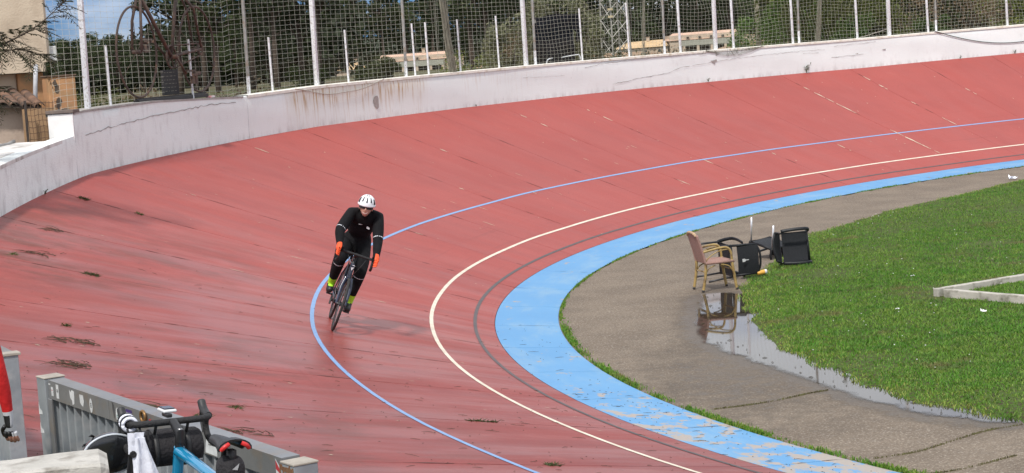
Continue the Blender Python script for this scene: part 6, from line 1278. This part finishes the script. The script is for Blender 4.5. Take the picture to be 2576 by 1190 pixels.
a = stick('sticker', gL-.155, zc-.005, [(-.05, .055), (-.01, .02), (.05, -.035), (.05, -.06), (-.05, -.06)], SW); stick('sticker_panel', gL-.178, zc+.005, [(-.025, .035), (.02, -.01), (.02, -.03), (-.025, -.01)], SRD, -.0475, a)
for z, sz in ((.72, .05), (.60, .045), (.36, .06)): stick('sticker', .0, z, [(-.025, sz), (-.01, sz*.2), (.025, -.1*sz), (.03, -sz*.5), (-.03, -sz*.6)], SW, -.0615)
for q in range(3): stick('paint_mark', gL-.075+.018*q, .60, [(-.012, .018), (-.006, .02), (.008, -.014), (.003, -.017)], WMARK, -.0615)
stick('paint_mark', gL-.115, .575, [(-.012, .002), (.008, .010), (.012, .003), (-.006, -.006)], WMARK, -.0615)
mb = MB(); mb.torus((1.56, -.06, GH-.065), .030, .009, 'Y', 20, 6); o = mb.build('padlock_ring', mat('brass', (.32, .18, .06), (.22, .12, .05), 12, .4, metal=.6), gt, smooth=True)
# the other gate leaf at the left frame edge
p0 = wv(-2.66); p1 = wv(-.45); d = (p1-p0); L = d.length; d2 = Vector((d.x, d.y, 0)).normalized(); n2 = Vector((d2.y, -d2.x, 0)); n2 = -n2 if n2.x > 0 else n2
sp_ = empty('gate_leaf', basis(d2, d2.cross(Vector((0, 0, 1)))*-1, Vector((0, 0, 1)), p0), 'galvanised steel panel end behind the red-sleeved arm', 'gate')
mb = MB(); mb.box((.045, 0, .44), (.09, .11, .92), bev=.004); mb.build('post', GAL, sp_); mb = MB(); mb.box((.045, 0, .907), (.11, .14, .018), bev=.003); mb.build('post_cap', MATS['worn_cap'], sp_)
mb = MB(); mb.box((L/2+.05, 0, .86), (L-.1, .09, .10)); mb.build('top_rail', GALR, sp_); mb = MB(); mb.box((L/2+.05, 0, .40), (L-.1, .03, .82)); mb.build('sheet', GAL, sp_)
# concrete barrier in the left foreground
CONC = mat('pale_barrier_concrete', (.50, .48, .44), (.40, .385, .35), 5, .9, .5, 40, c3=(.28, .26, .23), s3=9)
mb = MB(); bt = Vector((-1.81, 8.42, 2.235)); e1 = Vector((-.97, -.24, 0)).normalized(); e2 = Vector((-.25, .97, 0)).normalized()
cb = empty('concrete_barrier', basis(e1, Vector((0, 0, 1)).cross(e1), Vector((0, 0, 1)), bt), 'pale concrete barrier block at the bottom left corner', 'barrier')
yv = -1
rows = []
for x in np.linspace(0, 1.6, 9):
    r_ = [(x, .17, -1.1), (x, .17, -.014), (x, .158, -.002), (x, -.158, 0), (x, -.17, -.012), (x, -.17, -1.1)]; rows.append([(q[0]+random.uniform(-.004, .004), q[1]+random.uniform(-.004, .004), q[2]+random.uniform(-.006, .006)) for q in r_])
rows = [[(q[0]-.0, q[1]*.85, q[2]-.02) for q in rows[0]]]+[[(q[0]+.035, q[1], q[2]) for q in rows[0]]]+rows[1:]
mb = MB(); mb.grid(rows); mb.f.append(tuple(range(6))); mb.m.append(0); mb.build('block', CONC, cb)
# parked bicycle, seen from behind
bfw = Vector((-.47, .883, 0)).normalized(); blf = Vector((0, 0, 1)).cross(bfw); bar_w = Vector((-1.69, 9.40, 2.185)); org = bar_w-bfw*(-.115)-Vector((0, 0, 1))*(.985)
ln = R(3); bup = (Vector((0, 0, 1))*math.cos(ln)+(-blf)*math.sin(ln)); bl2 = bup.cross(bfw).normalized()
org = bar_w-bfw*(-.115)-bup*.985
MP = basis(bfw, bl2, bup, org)
REDA = mat('red_saddle_accent', (.62, .03, .03), (.55, .02, .02), 9, .45)
pb = bike('parked_bicycle', MP, CYAN, 'metallic blue road bicycle parked against the gate', bar_z=.985, crank=R(-70), steer=R(2), seat_z=1.0, accent=REDA, ht_z=.872)
mb = MB(); mb.box((-.03, .0, 1.030), (.105, .068, .016), bev=.007, M=Matrix.Translation((0, 0, 0))); uo = mb.build('bike_computer', mat('white_device', (.72, .73, .74), (.66, .67, .68), 9, .4), pb); mb = MB(); mb.box((-.03, 0, 1.0405), (.082, .054, .007), bev=.002); mb.build('screen', mat('dark_screen', (.02, .024, .035), (.03, .035, .05), 3, .15), uo); mb = MB(); mb.box((-.065, .012, 1.012), (.08, .03, .02), bev=.006); mb.build('mount', BLKPL, uo)
mb = MB(); mb.tube([(-.217, 0, .955), (-.218, 0, .966)], .012, 12); mb.build('stem_bolt', STEEL, pb, smooth=True)
for q in ((-.45, .0, .83, .16, .006), (-.52, .0, .826, .05, .01)):
    mb = MB(); mb.box((q[0], q[1]+.005, q[2]+.012), (q[3], q[4], .004)); mb.build('frame_mark', mat('pale_blue_mark', (.35, .6, .75), (.3, .55, .7), 9, .4), [c_ for c_ in pb.children if c_.name.startswith('frame')][0])
BAGM = mat('black_bag_fabric', (.011, .010, .012), (.018, .016, .019), 20, .8, .5, 60)
bag = empty('handlebar_bag', MP @ Matrix.Translation((-.02, .0, .845)), 'black cylindrical roll bag strapped under the parked bicycle handlebar', 'bag')
mb = MB(); mb.tube([(0, -.165, 0), (0, -.16, 0), (0, -.14, 0), (0, 0, .002), (0, .14, 0), (0, .16, 0), (0, .165, 0)], [.05, .078, .089, .092, .089, .078, .05], 28); mb.build('bag_body', BAGM, bag, smooth=True)
for y in (-.08, .08): mb = MB(); mb.torus((0, y, .002), .093, .006, 'Y', 32, 6, fl=(.5, 2.2)); mb.tube([(-.05, y, .075), (-.09, y, .14)], .008, 6); mb.build('strap', RUBBER, bag, smooth=True)
mb = MB(); mb.add([(-.064, -.135, -.064), (-.064, -.155, -.064), (-.066, -.155, -.058), (-.066, -.135, -.058)], [(0, 1, 2, 3)]); mb.build('bag_mark', WMARK, bag)
sb = empty('saddle_bag', MP @ Matrix.Translation((-.90, 0, .87)), 'black saddle bag hanging under the parked bicycle saddle', 'bag')
mb = MB(); mb.ell((0, 0, 0), (.075, .062, .072), nu=24, nv=16, fn=lambda q: Vector((q.x*(1.0 if abs(q.x) < .6 else 1.02), math.copysign(abs(q.y)**.7, q.y), math.copysign(abs(q.z)**.7, q.z)))); mb.build('bag_body', BAGM, sb, smooth=True); mb = MB(); mb.torus((0, 0, -.02), .064, .006, 'Z', 24, 6); mb.box((-.02, 0, .07), (.05, .03, .06)); mb.build('strap', RUBBER, sb, smooth=True)
mb = MB(); mb.add([(-.080, .02, .02), (-.080, -.005, .015), (-.078, -.015, .045)], [(0, 1, 2)]); mb.build('reflective_tab', mat('grey_tab', (.35, .36, .37), (.3, .3, .3), 9, .3), sb)
# jersey hung on the left side of the bar, helmet behind it
JW = mat('white_jersey', (.74, .76, .84), (.68, .70, .78), 6, .8, .4, 18); JB = mat('black_shorts', (.010, .010, .012), (.016, .016, .018), 9, .85, .3)
hx = Matrix.Identity(4); jy = .205
je = empty('hung_jersey', MP, 'white and black cycling jersey draped over the parked bicycle handlebar', 'jersey')
def cloth(nm, m_, pts, th=.006):
    mbx = MB(); mbx.slab(pts, th); return mbx.build(nm, m_, je, smooth=True)
fold = lambda u, v: .006*math.sin(u*11+v*3)+.003*math.sin(u*23+v*7+1)
cloth('body_panel', JW, [[(-.165-.02*v+fold(u, v*2)*1.2, .20-.16*u*(.35+.9*v)+.02, .93-.36*v+.02*math.cos(u*9)*v) for u in np.linspace(0, 1, 14)] for v in np.linspace(0, 1, 12)])
cloth('sleeve', JB, [[(-.155+fold(u+.3, v*3), .235-.085*u+.012*math.sin(v*4), .86-.34*v) for u in np.linspace(0, 1, 8)] for v in np.linspace(0, 1, 10)])
cloth('white_cuff', JW, [[(-.160+fold(u, v), .238-.075*u, .955-.10*v) for u in np.linspace(0, 1, 7)] for v in np.linspace(0, 1, 5)])
for k, (z0, m_) in enumerate(((.985, JW), (.995, JB), (1.005, JW), (.975, JB))):
    mb = MB(); q = [Vector((-.085+.02*k, .205+.034*math.cos(a), .985+.030*math.sin(a)+.004*k)) for a in np.linspace(0, 2*math.pi, 18)]; mb.tube(q, .009, 6); mb.build('stripe_band', m_, je, smooth=True)
for dy in (0, .02): 
    mb = MB(); mb.tube(smooth_pts([(-.11, .225-dy*3, .97), (-.15, .22-dy*3, .90), (-.16, .18-dy*2, .80), (-.15, .15-dy, .86), (-.12, .15-dy, .95)], 5), .006, 6); mb.build('bib_strap', JB, je, smooth=True)
HB_ = mat('black_helmet_shell', (.012, .013, .015), (.018, .019, .021), 9, .2, coat=.5)
MH = MP @ Matrix.Translation((-.02, .285, .845)) @ Matrix.Rotation(R(78), 4, 'Y') @ Matrix.Rotation(R(90), 4, 'Z')
hm = empty('black_helmet', MH, 'black cycling helmet hanging from the parked bicycle left grip', 'helmet')
mb = MB(); mb.ell((0, 0, 0), (.135, .10, .10), nu=32, nv=18, fn=lambda q: Vector((q.x, q.y, q.z if q.z > -.15 else -.15+(q.z+.15)*.3))); mb.build('shell', HB_, hm, smooth=True)
for az in (-.5, -.2, .2, .5): mb = MB(); rows = [[Vector((.138*math.cos(e)*math.cos(az*1.6+s_*.07), .102*math.cos(e)*math.sin(az*1.6+s_*.07)+az*.03, .102*math.sin(e))) for s_ in (-1, 0, 1)] for e in np.linspace(.35, 1.2, 6)]; mb.slab(rows, .004); mb.build('vent', VENT, hm, smooth=True)
mb = MB(); mb.torus((0, 0, -.015), .118, .006, 'Z', 36, 6, M=Matrix.Diagonal((1.15, .86, 1, 1))); mb.build('rim_edge', mat('silver_edge', (.55, .60, .65), (.5, .52, .55), 9, .3), hm, smooth=True)
